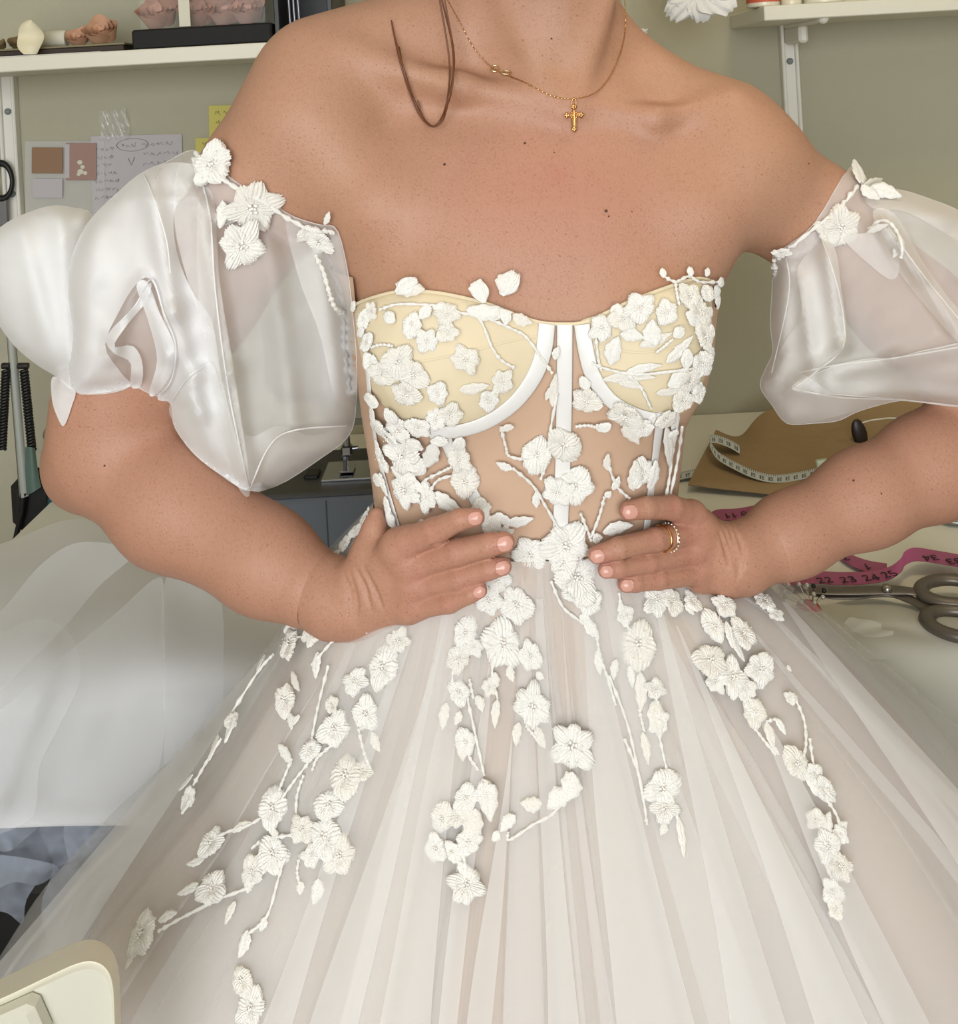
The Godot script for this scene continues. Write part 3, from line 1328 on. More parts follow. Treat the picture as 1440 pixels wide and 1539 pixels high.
func build_dress() -> void:
	var dress := thing("wedding_dress", "strapless wedding gown with nude corset bodice, white lace flowers and full tulle skirt", "dress", W(790, 900, MID) * Vector3(1, 0, 1))
	lace_mat = mat("white lace", Color(0.92, 0.91, 0.885), 0.75)
	lace_mat.rim_enabled = true
	lace_mat.rim = 0.25
	lace_mat.normal_enabled = true
	lace_mat.normal_texture = noise_tex(0.18, FastNoiseLite.TYPE_SIMPLEX_SMOOTH, 2, 21, null, 6.0, 256)
	lace_mat.normal_scale = 0.8
	lace_mat.uv1_triplanar = true
	lace_mat.uv1_world_triplanar = true
	lace_mat.uv1_scale = Vector3.ONE * 22.0
	fine_lace = sheer("fine lace", Color(0.95, 0.935, 0.90), 0.86, 0.0)
	fine_lace.backlight_enabled = false
	fine_lace.vertex_color_use_as_albedo = false
	fine_lace.normal_enabled = true
	fine_lace.normal_texture = lace_mat.normal_texture
	fine_lace.normal_scale = 0.8
	fine_lace.uv1_triplanar = true
	fine_lace.uv1_world_triplanar = true
	fine_lace.uv1_scale = Vector3.ONE * 22.0
	bead_mat = mat("pearl bead", Color(0.95, 0.93, 0.90), 0.18)
	bead_mat.clearcoat_enabled = true
	bead_mat.clearcoat = 0.6
	# skirt
	var lining := mat("skirt lining", Color(0.73, 0.665, 0.61), 0.8)
	part(dress, "skirt_lining", skirt_layer(0.80, 420, 21.0, 0.7, 0.010, 1), lining, "blush beige satin lining")
	part(dress, "tulle_layer", skirt_layer(0.86, 900, 23.0, 2.2, 0.020, 2), sheer("inner tulle", Color(0.97, 0.96, 0.945), 0.11), "gathered inner tulle")
	part(dress, "tulle_layer", skirt_layer(0.90, 900, 13.0, 2.6, 0.020, 3, 0.97), sheer("middle tulle", Color(0.975, 0.97, 0.955), 0.21), "pleated middle tulle")
	part(dress, "tulle_layer", skirt_layer(0.995, 600, 9.0, 1.2, 0.006, 4, 0.935), sheer("outer tulle", Color(0.97, 0.97, 0.965), 0.17), "outermost sheer tulle")
	var fold_mat := sheer("folded tulle", Color(0.98, 0.975, 0.97), 0.36)
	for f: Array in [[660, 690, 925, 470, 535, 1539], [690, 704, 940, 566, 650, 1539], [762, 778, 1085, 706, 738, 1539], [985, 1002, 915, 1095, 1180, 1539], [872, 886, 905, 905, 985, 1300], [1010, 1030, 940, 1228, 1300, 1539], [1165, 1200, 905, 1500, 1640, 1400], [806, 815, 900, 815, 850, 1300], [610, 622, 960, 390, 440, 1539], [395, 410, 985, 96, 180, 1330], [1100, 1120, 1010, 1330, 1400, 1539], [735, 744, 950, 660, 690, 1539]]:
		var poly := PackedVector2Array()
		var mid_top: float = (f[0] + f[1]) * 0.5
		f[0] = mid_top - 2.5
		f[1] = mid_top + 2.5
		var slope_l: float = (f[3] - f[0]) / float(f[5] - f[2])
		var slope_r: float = (f[4] - f[1]) / float(f[5] - f[2])
		var down: float = 1640.0 - f[2]
		for k in 13:
			var u := k / 12.0
			poly.append(Vector2(f[0] + slope_l * down * u + 5.0 * sin(u * 5.0 + f[0]), f[2] + down * u))
		for k in 13:
			var u := 1.0 - k / 12.0
			poly.append(Vector2(f[1] + slope_r * down * u + 4.0 * sin(u * 4.0 + f[1]), f[2] + down * u))
		var fm := MB.new()
		panel(poly, 13.0, func(q: Vector2, e: float) -> Vector3: return cast_dress(q.x, q.y, 0.006, 1.03) + Vector3(0, 0, 0.003 * smoothstep(0.0, 25.0, e)), fm)
		part(dress, "tulle_fold", fm, fold_mat)
	# bodice shell
	var nude := mat("nude mesh", Color(0.77, 0.645, 0.545), 0.75)
	nude.normal_enabled = true
	nude.normal_texture = noise_tex(0.3, FastNoiseLite.TYPE_SIMPLEX, 1, 2, null, 4.0, 256)
	nude.normal_scale = 0.2
	nude.uv1_triplanar = true
	nude.uv1_world_triplanar = true
	nude.uv1_scale = Vector3.ONE * 25.0
	var tops := []
	for q in curve2(NECKLINE.map(func(a): return Vector2(a[0], a[1])), 60):
		var p := cast_dress(q.x, q.y, 0.003)
		tops.append([atan2(p.z + MID, p.x - axis_x), p.y])
	tops.sort_custom(func(a, b): return a[0] < b[0])
	var cols := 200
	var top_y := PackedFloat32Array()
	for k in cols:
		var a := TAU * k / cols - PI * 0.5
		var aa := a if a <= PI else a - TAU
		if aa <= tops[0][0] or aa >= tops[tops.size() - 1][0]:
			top_y.append(tops[tops.size() - 1][1] if cos(aa) > 0.0 else tops[0][1])
		else:
			top_y.append(look_up(tops, aa))
	var rows := []
	var low := K(0, 885, MID).y
	for i in 48:
		var row := PackedVector3Array()
		for k in cols:
			var a := TAU * k / cols - PI * 0.5
			var y := lerpf(top_y[k], low, i / 47.0)
			var r := 0.03
			var dirv := Vector3(cos(a), 0, sin(a))
			for s in 60:
				var q := Vector3(axis_x, y, -MID) + dirv * r
				var d := torso.sample(q) - 0.0028
				if d > -0.0002 and y > low + 0.11 and d < 0.012:
					d = minf(d, body.sample(q) - 0.0028)
				if d > -0.0002:
					break
				r += maxf(-d * 0.8, 0.0002)
			row.append(CAM * (Vector3(axis_x, y, -MID) + dirv * r))
		rows.append(row)
	var mb := MB.new()
	mb.quad_grid(rows, true)
	part(dress, "mesh_bodice", mb, nude, "nude see-through bodice")
	# padded cups, their white bindings and the boning
	var cup := mat("cup fabric", Color(0.85, 0.79, 0.665), 0.7)
	var on_cup := func(q: Vector2, e: float) -> Vector3: return cast_dress(q.x, q.y, 0.0030 + 0.0026 * smoothstep(0.0, 14.0, e))
	for outline in [
		[[536, 457], [560, 446], [600, 437], [650, 438], [700, 447], [740, 458], [780, 474], [812, 484], [826, 490], [818, 530], [804, 568], [776, 604], [735, 632], [690, 646], [640, 648], [595, 625], [560, 588], [544, 540], [536, 500]],
		[[870, 486], [905, 472], [940, 455], [980, 439], [1020, 425], [1050, 417], [1068, 423], [1070, 470], [1068, 520], [1058, 570], [1040, 610], [1000, 630], [960, 622], [920, 600], [893, 565], [880, 528]]]:
		var poly := curve2(outline.map(func(a): return Vector2(a[0], a[1])), 90, true)
		mb = MB.new()
		panel(poly, 9.0, on_cup, mb)
		part(dress, "bodice_cup", mb, cup, "pale yellow padded cup")
	var satin := mat("white satin binding", Color(0.88, 0.875, 0.86), 0.4)
	ribbon(dress, "cup_binding", [Vector2(822, 487), Vector2(817, 528), Vector2(802, 568), Vector2(773, 606), Vector2(733, 634), Vector2(690, 648), Vector2(645, 651)], 25, 0.0062, satin, "white curved binding under the cup")
	ribbon(dress, "cup_binding", [Vector2(875, 488), Vector2(881, 528), Vector2(892, 566), Vector2(918, 602), Vector2(958, 624), Vector2(1000, 632)], 24, 0.0062, satin, "white curved binding under the cup")
	ribbon(dress, "boning_channel", [Vector2(849, 488), Vector2(848, 600), Vector2(846, 700), Vector2(840, 850)], 24, 0.0050, satin, "white boning down the centre front")
	ribbon(dress, "boning_channel", [Vector2(664, 648), Vector2(690, 705), Vector2(722, 765), Vector2(750, 830)], 20, 0.0045, satin)
	ribbon(dress, "boning_channel", [Vector2(549, 490), Vector2(556, 600), Vector2(570, 690), Vector2(600, 800)], 11, 0.0045, satin)
	ribbon(dress, "boning_channel", [Vector2(1000, 560), Vector2(990, 650), Vector2(976, 760), Vector2(968, 850)], 14, 0.0045, satin)
	ribbon(dress, "neckline_edge", NECKLINE.map(func(a): return Vector2(a[0], a[1])), 5, 0.0048, cup)
	var s := on_bodice
	# lace on the bodice
	for a in [
		[620, 488, 19], [642, 512, 20], [672, 474, 20], [673, 500, 19], [700, 540, 24], [600, 543, 30], [622, 562, 26], [574, 562, 24], [612, 592, 26], [658, 590, 20], [754, 574, 20], [735, 600, 18],
		[676, 622, 24], [600, 645, 24], [628, 640, 22], [606, 682, 34], [585, 655, 24], [655, 628, 18], [610, 735, 30], [640, 745, 22], [690, 688, 24], [700, 722, 26], [722, 765, 18], [575, 690, 18],
		[806, 682, 27], [846, 668, 30], [862, 728, 31], [838, 738, 26], [850, 818, 38], [796, 833, 27], [866, 868, 34], [845, 845, 28],
		[905, 492, 22], [936, 480, 22], [962, 463, 26], [1000, 470, 22], [1035, 445, 22], [1050, 470, 26], [1057, 505, 24], [1054, 545, 24], [1035, 572, 24], [1062, 440, 16], [1025, 600, 22], [1048, 590, 18],
		[882, 602, 24], [940, 622, 30], [965, 640, 22], [963, 708, 24], [1000, 628, 20], [548, 480, 16], [552, 515, 18], [560, 545, 18], [560, 468, 16], [740, 788, 18], [760, 800, 14]]:
		bloom(dress, a, s)
	for a in [[560, 600, 20, 0.3], [570, 640, 22, 1.0], [590, 625, 20, 2.0], [570, 720, 16, 0.4], [630, 700, 22, 1.1], [625, 665, 18, 2.6], [660, 660, 16, 0.2], [690, 665, 16, 1.3], [590, 780, 16, 2.2], [1015, 570, 20, 0.5], [1030, 540, 18, 1.5], [1040, 480, 18, 2.5], [1062, 470, 14, 0.6], [1066, 500, 14, 1.6], [1066, 530, 14, 2.6], [1060, 555, 14, 0.4], [1064, 445, 13, 1.1], [1046, 585, 13, 2.0], [1018, 500, 14, 0.6], [1010, 650, 14, 1.5], [880, 575, 14, 2.0], [908, 640, 14, 0.7], [640, 470, 15, 0.9], [588, 478, 15, 2.4], [740, 470, 15, 0.5], [760, 478, 13, 1.5], [545, 500, 12, 0.4], [926, 468, 14, 1.0]]:
		petal(dress, a, s)
	for a in [
		[596, 428, 640, 436, 26], [718, 448, 722, 420, 26], [752, 440, 772, 412, 30], [700, 466, 770, 470, 24], [770, 474, 800, 486, 18], [650, 462, 690, 470, 18], [690, 585, 735, 578, 18],
		[985, 520, 980, 480, 30], [918, 548, 930, 505, 26], [932, 502, 968, 508, 20], [940, 560, 995, 548, 14], [905, 570, 985, 566, 16], [930, 575, 968, 582, 12], [985, 590, 1030, 582, 14], [1000, 545, 1040, 505, 18], [960, 520, 1010, 500, 16],
		[590, 700, 650, 760, 30], [640, 700, 655, 660, 24], [632, 780, 646, 810, 22], [652, 740, 695, 768, 24], [770, 704, 746, 694, 13], [806, 762, 808, 735, 12], [772, 640, 750, 646, 13], [820, 600, 835, 575, 10],
		[912, 705, 914, 680, 12], [920, 735, 930, 715, 13], [908, 745, 918, 738, 12], [950, 735, 955, 690, 26], [975, 735, 985, 690, 22], [895, 640, 904, 640, 14], [935, 640, 960, 665, 22], [960, 655, 985, 620, 20],
		[905, 800, 950, 788, 20], [890, 812, 905, 806, 16], [760, 785, 802, 778, 16], [745, 770, 775, 790, 14], [1000, 640, 1005, 700, 18], [1018, 600, 1010, 680, 16], [560, 610, 566, 650, 14], [566, 660, 575, 700, 14],
		[572, 710, 584, 745, 14], [580, 745, 592, 790, 16], [830, 610, 836, 560, 13], [834, 540, 840, 520, 12]]:
		leaf(dress, a, s)
	for a in [[612, 432, 23, 0.4], [722, 440, 21, 1.9], [764, 427, 25, 1.0], [995, 412, 9, 1.6], [1035, 410, 10, 1.5], [1060, 410, 9, 1.0], [1080, 424, 12, 0.2], [820, 470, 1, 0.0]]:
		if a[2] > 1:
			petal(dress, a, s)
	for l in [
		[572, 466, 600, 458, 650, 459], [650, 459, 690, 470, 720, 480, 738, 520, 752, 540, 772, 552], [736, 480, 768, 494, 790, 506, 812, 535, 830, 560], [592, 520, 575, 518, 560, 522],
		[752, 640, 760, 670, 765, 684, 788, 690], [770, 702, 800, 728, 820, 760, 838, 792], [812, 720, 822, 690, 828, 640, 838, 590], [865, 640, 884, 638, 896, 641],
		[890, 545, 920, 556, 965, 562, 1050, 552], [895, 500, 900, 540, 904, 556], [940, 560, 962, 580, 978, 612], [985, 530, 996, 522, 1010, 510], [912, 690, 925, 728, 945, 748],
		[872, 770, 884, 800, 888, 812], [908, 745, 900, 775, 888, 806], [996, 415, 1014, 424, 1034, 416, 1050, 424, 1078, 424], [1014, 424, 1016, 440, 1020, 460], [640, 720, 668, 706, 680, 700], [646, 740, 660, 720, 690, 712], [1012, 650, 1004, 720, 996, 760], [1024, 640, 1015, 700, 1003, 755]]:
		vine(dress, l, s)
	for l in [[545, 548, 620, 545, 700, 530, 770, 512, 812, 505], [900, 520, 960, 530, 1020, 520, 1066, 505]]:
		var seam_pts := []
		for i in range(0, l.size(), 2):
			seam_pts.append(Vector2(l[i], l[i + 1]))
		ribbon(dress, "cup_seam", seam_pts, 3.5, 0.0058, cup)
	var on_skin := func(px: float, py: float) -> Array:
		var h := cast_body(px, py)
		return [h + body.grad(h) * 0.004, body.grad(h)]
	for a in [[1066, 438, 17, 0.5], [1068, 452, 15, 1.7], [541, 462, 13, 0.3]]:
		petal(dress, a, on_skin)
	for a in [[536, 800, 14], [520, 818, 15], [548, 782, 12], [505, 835, 13], [556, 770, 9]]:
		bloom(dress, a, s)
	# lace running down the skirt
	for a in [
		[437, 968, 25], [430, 1053, 25], [577, 1003, 31], [535, 1024, 23], [551, 1073, 25], [504, 1096, 27], [468, 1128, 19], [520, 1166, 29], [545, 1160, 18], [412, 1215, 28], [455, 1246, 21], [496, 1210, 24], [490, 1258, 30], [512, 1286, 27], [470, 1285, 18],
		[412, 1283, 28], [380, 1310, 24], [320, 1268, 24], [320, 1336, 28], [215, 1405, 30], [365, 1474, 21], [378, 1515, 26], [475, 945, 26], [600, 962, 22], [440, 940, 16], [350, 1085, 15], [285, 1200, 17], [500, 1060, 14],
		[756, 966, 34], [777, 908, 28], [735, 900, 24], [748, 872, 22], [700, 950, 22], [690, 990, 22], [712, 972, 16], [800, 1060, 32], [797, 985, 22], [690, 1040, 20], [735, 1032, 13], [700, 1115, 18], [860, 1122, 38],
		[665, 1230, 20], [690, 1228, 18], [700, 1200, 20], [655, 1275, 20], [680, 1280, 16], [702, 1330, 27], [705, 1265, 20], [730, 1195, 19], [885, 905, 22], [870, 890, 26],
		[958, 968, 34], [985, 900, 26], [1010, 905, 20], [985, 1035, 18], [990, 1085, 18], [995, 1185, 30], [1000, 1215, 24], [940, 925, 16],
		[1072, 942, 23], [1088, 912, 20], [1040, 905, 18], [1116, 953, 25], [1066, 992, 29], [1100, 1018, 29], [1075, 1025, 18], [1141, 1006, 27], [1148, 905, 21], [1120, 1035, 18], [1132, 1070, 22],
		[1197, 1148, 24], [1222, 1165, 17], [1240, 1188, 20], [1225, 1232, 16], [1242, 1272, 24], [1262, 1255, 14], [1262, 1302, 22], [1250, 1340, 19], [1255, 1366, 14], [1165, 925, 14], [1186, 1050, 10]]:
		bloom(dress, a, s)
	for a in [
		[480, 980, 476, 1020, 18], [400, 985, 388, 1010, 16], [436, 1072, 440, 1098, 12], [355, 1070, 340, 1118, 20], [330, 1105, 316, 1145, 16], [292, 1165, 270, 1190, 12], [290, 1190, 275, 1225, 20], [480, 1320, 472, 1360, 22], [455, 1325, 452, 1345, 14],
		[400, 1378, 392, 1400, 14], [374, 1398, 360, 1440, 20], [205, 1430, 190, 1458, 12], [300, 1328, 268, 1345, 13], [355, 1355, 340, 1390, 14], [240, 1385, 268, 1372, 14], [420, 1120, 440, 1150, 14], [440, 1010, 452, 1040, 12], [560, 1100, 572, 1130, 14], [452, 1075, 440, 1092, 10],
		[420, 1255, 405, 1245, 10], [445, 1230, 440, 1260, 12], [350, 1250, 380, 1236, 12], [310, 1290, 282, 1300, 12],
		[745, 1010, 738, 1040, 16], [748, 1050, 744, 1095, 13], [672, 1055, 666, 1098, 16], [692, 1068, 684, 1090, 12], [716, 1045, 726, 1070, 14], [700, 1095, 696, 1145, 22], [780, 1085, 776, 1122, 14], [806, 1092, 820, 1125, 15], [765, 1000, 772, 1025, 13], [806, 1010, 818, 1020, 12],
		[725, 1170, 738, 1235, 30], [742, 1250, 752, 1262, 16], [860, 1160, 850, 1205, 32], [855, 1190, 822, 1215, 28], [815, 1208, 782, 1206, 20], [775, 1225, 752, 1250, 18], [715, 1215, 712, 1275, 30], [698, 1195, 706, 1240, 28], [690, 1295, 700, 1320, 14],
		[880, 930, 900, 958, 18], [899, 975, 902, 1015, 13], [870, 925, 888, 935, 14], [926, 990, 922, 1022, 13], [945, 1000, 950, 1034, 12], [962, 1010, 962, 1070, 20], [985, 1050, 992, 1110, 26], [965, 1100, 974, 1150, 14], [1000, 1235, 992, 1255, 13], [1018, 1225, 1028, 1290, 12], [932, 905, 938, 930, 13],
		[1098, 950, 1118, 995, 14], [1090, 935, 1100, 975, 16], [1120, 1055, 1140, 1092, 22], [1150, 1085, 1162, 1128, 16], [1165, 1080, 1180, 1105, 12], [1190, 1042, 1196, 1058, 10], [1182, 1000, 1188, 1010, 8], [1210, 1165, 1255, 1205, 24], [1242, 1260, 1246, 1220, 18], [1262, 1250, 1272, 1235, 12],
		[1235, 1240, 1240, 1290, 22], [1268, 1290, 1250, 1325, 22], [1160, 1120, 1170, 1135, 10], [545, 945, 560, 940, 14], [1030, 905, 1042, 925, 14]]:
		leaf(dress, a, s)
	for l in [
		[412, 1215, 380, 1238, 345, 1250, 315, 1265], [470, 1140, 445, 1172, 425, 1200], [458, 1165, 448, 1195, 446, 1235], [440, 1140, 428, 1170, 420, 1190], [412, 1290, 380, 1330, 330, 1352, 275, 1380, 240, 1400], [432, 1280, 420, 1320, 402, 1378, 372, 1405], [452, 1285, 448, 1310, 452, 1330], [495, 1000, 480, 1060, 470, 1110],
		[440, 1255, 400, 1262, 380, 1275], [470, 1000, 500, 965, 515, 950], [345, 1080, 390, 1010, 412, 985], [290, 1185, 310, 1150, 335, 1110], [540, 1095, 548, 1130, 560, 1160], [430, 960, 470, 955, 500, 945], [330, 1320, 300, 1335, 275, 1345], [500, 1120, 478, 1140, 470, 1160],
		[702, 1045, 716, 1110, 728, 1166], [690, 1100, 706, 1138, 720, 1158], [745, 985, 740, 1010, 748, 1050], [690, 980, 680, 1020, 690, 1050], [852, 1160, 838, 1215, 800, 1240, 766, 1262, 764, 1250], [828, 872, 846, 912, 876, 936, 896, 952], [896, 952, 900, 980], [790, 1090, 806, 1110], [690, 1260, 700, 1300, 706, 1330], [706, 1020, 712, 1050],
		[915, 1015, 940, 1080, 955, 1140, 968, 1210, 972, 1240], [938, 1110, 958, 1160, 966, 1200], [930, 890, 936, 930, 950, 950], [990, 1105, 1000, 1150, 1010, 1190], [1010, 1200, 1020, 1240, 1026, 1285], [900, 985, 910, 1010, 925, 1060], [960, 1065, 968, 1100],
		[1130, 1090, 1145, 1110, 1165, 1135], [1195, 1052, 1208, 1085, 1210, 1120, 1205, 1140], [1130, 1040, 1132, 1060], [1150, 1085, 1168, 1082, 1178, 1100], [1240, 1200, 1258, 1230, 1262, 1270], [1240, 1300, 1252, 1330, 1252, 1360], [1216, 1110, 1222, 1150, 1235, 1180]]:
		vine(dress, l, s)


# ---------------------------------------------------------------- puffed sleeves, necklace, rings
# the front of a puffed cloth: swells from its edge, and never sinks into the arm under it
func puff(q: Vector2, e: float, depth: float, swell: float, reach: float, folds: Array, side := 1.0) -> Vector3:
	var u := clampf(e / reach, 0.0, 1.0)
	var z := swell * sqrt(1.0 - (1.0 - u) * (1.0 - u))
	var fade := smoothstep(0.0, 20.0, e)
	for f in folds:
		var s := seg_dist(q, Vector2(f[0], f[1]), Vector2(f[2], f[3]))
		z += f[5] * exp(-s * s / (f[4] * f[4])) * fade
	z += 0.006 * frill.get_noise_2d(q.x * 0.35 + depth * 900.0, q.y * 0.35) * fade
	var d := depth - side * z
	if side > 0.0:
		var dir := K(q.x, q.y, 1.0)
		var t := d - 0.12
		t = maxf(t, 0.72)
		while t < d:
			var b := body.sample(dir * t)
			if b < 0.004:
				d = t
				break
			t += clampf(b * 0.7, 0.001, 0.01)
	return K(q.x, q.y, d)


func pts2(a: Array) -> Array:
	return a.map(func(b): return Vector2(b[0], b[1]))


func gauze(parent: Node3D, called: String, outline: Array, n: int, depth: float, swell: float, reach: float, folds: Array, material: Material, label := "", both := true, step := 8.0, whole: Array = [], lift := 0.0, edge: Material = null) -> void:
	var poly := curve2(pts2(outline), n, true)
	var main := poly if whole.is_empty() else curve2(pts2(whole), 80, true)
	var mb := MB.new()
	var place := func(q: Vector2, e: float) -> Vector3:
		var ee := e if whole.is_empty() else (edge_dist(main, q) if Geometry2D.is_point_in_polygon(q, main) else 0.0)
		var wave := 0.0 if whole.is_empty() else 0.004 * frill.get_noise_2d(q.x * 0.5 + lift * 9000.0, q.y * 0.5)
		return puff(q, ee, depth - lift - wave, swell, reach, folds)
	panel(poly, step, place, mb)
	part(parent, called, mb, material, label)
	if edge:
		var line := PackedVector3Array()
		for k in poly.size() + 1:
			line.append(CAM * (place.call(poly[k % poly.size()], 0.0) as Vector3))
		var em := MB.new()
		em.tube(line, PackedFloat32Array([0.0005]), 5, 1.0, PackedVector3Array(), false)
		part(parent, "rolled_edge", em, edge)
	if both:
		var mb2 := MB.new()
		panel(poly, step * 1.6, func(q: Vector2, e: float) -> Vector3: return puff(q, e, depth, swell * 0.8, reach, folds, -1.0), mb2)
		part(parent, called, mb2, material, label)


# pressed creases that catch the light
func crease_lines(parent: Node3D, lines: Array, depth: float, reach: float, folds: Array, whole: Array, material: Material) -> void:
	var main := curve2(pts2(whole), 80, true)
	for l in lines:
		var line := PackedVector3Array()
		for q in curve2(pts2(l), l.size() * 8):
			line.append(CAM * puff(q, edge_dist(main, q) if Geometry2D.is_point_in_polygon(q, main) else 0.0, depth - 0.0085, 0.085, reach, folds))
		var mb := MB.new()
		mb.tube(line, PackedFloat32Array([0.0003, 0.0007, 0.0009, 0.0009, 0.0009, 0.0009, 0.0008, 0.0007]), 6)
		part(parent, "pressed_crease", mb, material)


func build_sleeves() -> void:
	var veil := sheer("sleeve organza", Color(0.98, 0.975, 0.965), 0.46, 0.6)
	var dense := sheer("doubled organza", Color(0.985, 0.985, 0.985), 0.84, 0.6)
	var mid := sheer("folded organza", Color(0.98, 0.975, 0.965), 0.46, 0.6)
	# ---- on her right arm
	var s := thing("puff_sleeve", "white organza puff sleeve on the arm with the bent elbow in view", "sleeve", W(300, 480, 0.95), "detached puff sleeves of the gown")
	var out1 := [[292, 226], [250, 244], [213, 262], [160, 305], [122, 350], [101, 400], [99, 450], [106, 500], [102, 550], [112, 588], [150, 592], [182, 587], [200, 580], [222, 590], [256, 606], [262, 640], [290, 680], [330, 712], [374, 737], [420, 728], [480, 690], [524, 655], [535, 610], [536, 540], [530, 470], [522, 405], [506, 345], [480, 338], [440, 325], [400, 300], [365, 280], [330, 255]]
	var folds1 := [[225, 265, 260, 470, 16, 0.022], [260, 470, 300, 620, 15, 0.020], [305, 330, 345, 560, 14, 0.018], [345, 560, 372, 725, 15, 0.024], [140, 350, 125, 520, 22, 0.014], [205, 430, 165, 540, 9, 0.014], [215, 415, 255, 540, 8, 0.013], [255, 540, 240, 595, 8, 0.010], [165, 505, 200, 580, 9, 0.010], [300, 560, 262, 610, 12, 0.014], [290, 600, 330, 700, 10, 0.012], [400, 340, 440, 640, 18, 0.012], [480, 360, 510, 600, 16, 0.012], [420, 640, 530, 640, 16, 0.01], [180, 300, 300, 300, 10, 0.008], [270, 270, 330, 330, 8, 0.010]]
	gauze(s, "gauze_layer", out1, 110, 0.955, 0.085, 120.0, folds1, veil, "sheer outer organza", true, 8.0, [], 0.0, mid)
	gauze(s, "gauze_fold", [[207, 263], [250, 245], [296, 250], [284, 285], [262, 318], [266, 380], [290, 440], [318, 480], [332, 560], [350, 640], [374, 735], [330, 711], [290, 680], [262, 640], [256, 606], [236, 597], [250, 540], [244, 470], [226, 420], [204, 428], [178, 470], [158, 520], [182, 560], [196, 580], [150, 591], [112, 587], [103, 550], [107, 500], [100, 450], [102, 400], [123, 350], [160, 306]], 110, 0.955, 0.085, 120.0, folds1, dense, "doubled bright folds of organza", false, 8.0, out1, 0.003)
	gauze(s, "gauze_fold", [[300, 290], [322, 300], [330, 420], [352, 560], [376, 735], [352, 722], [330, 640], [306, 500], [296, 400]], 60, 0.955, 0.085, 120.0, folds1, mid, "long pressed fold", false, 8.0, out1, 0.006)
	gauze(s, "gauze_fold", [[376, 735], [420, 727], [480, 689], [524, 654], [520, 640], [470, 655], [420, 640], [385, 655], [362, 660]], 50, 0.955, 0.085, 120.0, folds1, mid, "turned-under hem of organza", false, 8.0, out1, 0.002)
	gauze(s, "gauze_fold", [[430, 330], [470, 340], [505, 350], [520, 410], [529, 470], [535, 560], [534, 610], [505, 600], [480, 500], [450, 420]], 50, 0.955, 0.085, 120.0, folds1, veil, "", false, 8.0, out1, 0.004)
	gauze(s, "gauze_fold", [[268, 250], [300, 262], [318, 330], [322, 480], [300, 470], [276, 400], [262, 330]], 40, 0.955, 0.085, 120.0, folds1, mid, "", false, 8.0, out1, 0.007)
	gauze(s, "gauze_fold", [[256, 606], [300, 560], [318, 545], [336, 600], [352, 680], [372, 734], [330, 711], [290, 680], [263, 640]], 40, 0.955, 0.085, 120.0, folds1, mid, "", false, 8.0, out1, 0.008)
	gauze(s, "gauze_fold", [[205, 430], [222, 424], [240, 470], [262, 520], [258, 560], [236, 592], [224, 590], [236, 540], [222, 480]], 40, 0.955, 0.085, 120.0, folds1, dense, "", false, 7.0, out1, 0.008)
	gauze(s, "gauze_fold", [[160, 505], [200, 462], [226, 424], [222, 450], [190, 490], [172, 520], [200, 520], [214, 545], [212, 580], [196, 580], [196, 545], [170, 530]], 40, 0.955, 0.085, 120.0, folds1, dense, "", false, 6.0, out1, 0.010)
	crease_lines(s, [[[300, 258], [316, 330], [324, 440], [344, 590], [374, 733]], [[216, 262], [232, 300], [250, 360], [256, 410]], [[160, 508], [204, 458], [228, 420], [246, 470], [264, 520], [258, 570], [240, 594]], [[256, 606], [284, 566], [318, 545]], [[376, 733], [420, 655], [520, 640]]], 0.955, 120.0, folds1, out1, dense)
	var out2 := [[140, 325], [110, 312], [80, 309], [45, 318], [5, 338], [-22, 370], [-24, 430], [-6, 480], [20, 518], [52, 546], [84, 566], [112, 586], [140, 560], [150, 480], [140, 400]]
	gauze(s, "gauze_lobe", out2, 70, 1.005, 0.07, 70.0, [[30, 340, 80, 540, 16, 0.010], [90, 320, 110, 560, 14, 0.01]], dense, "rear lobe of the puff")
	gauze(s, "gauze_lobe", [[80, 566], [112, 585], [108, 610], [96, 640], [86, 626], [78, 600]], 30, 1.0, 0.02, 30.0, [], dense)
	var hem := mat("organza edge", Color(0.97, 0.97, 0.96), 0.8)
	var on1 := func(px: float, py: float) -> Array:
		var poly := curve2(pts2(out1), 60, true)
		var q := Vector2(px, py)
		var e := edge_dist(poly, q) if Geometry2D.is_point_in_polygon(q, poly) else 0.0
		var p := puff(q, e, 0.949, 0.088, 115.0, folds1)
		var px_ := puff(q + Vector2(6, 0), e, 0.949, 0.088, 115.0, folds1)
		var py_ := puff(q + Vector2(0, 6), e, 0.949, 0.088, 115.0, folds1)
		var n := (py_ - p).cross(px_ - p).normalized()
		n = (n + Vector3(0, 0, 0.6)).normalized()
		return [p + n * 0.004, n]
	for a in [[325, 250, 40, 0.3], [382, 310, 42, 1.2], [366, 368, 38, 2.0], [345, 318, 20, 0.6], [484, 358, 26, 0.8], [462, 345, 18, 0.2]]:
		bloom(s, a, on1)
	for a in [[310, 262, 296, 238, 22], [492, 335, 499, 316, 10], [340, 300, 330, 340, 20], [460, 340, 450, 362, 16]]:
		leaf(s, a, on1)
	for l in [[478, 380, 486, 410, 492, 440], [492, 440, 500, 462, 516, 470], [300, 232, 330, 262, 366, 286, 402, 304, 440, 328, 480, 342, 504, 345]]:
		vine(s, l, on1, 6.5)
	# ---- on her left arm
	var s2 := thing("puff_sleeve", "white organza puff sleeve cut off by the picture edge, above the kraft paper", "sleeve", W(1330, 450, 0.95), "detached puff sleeves of the gown")
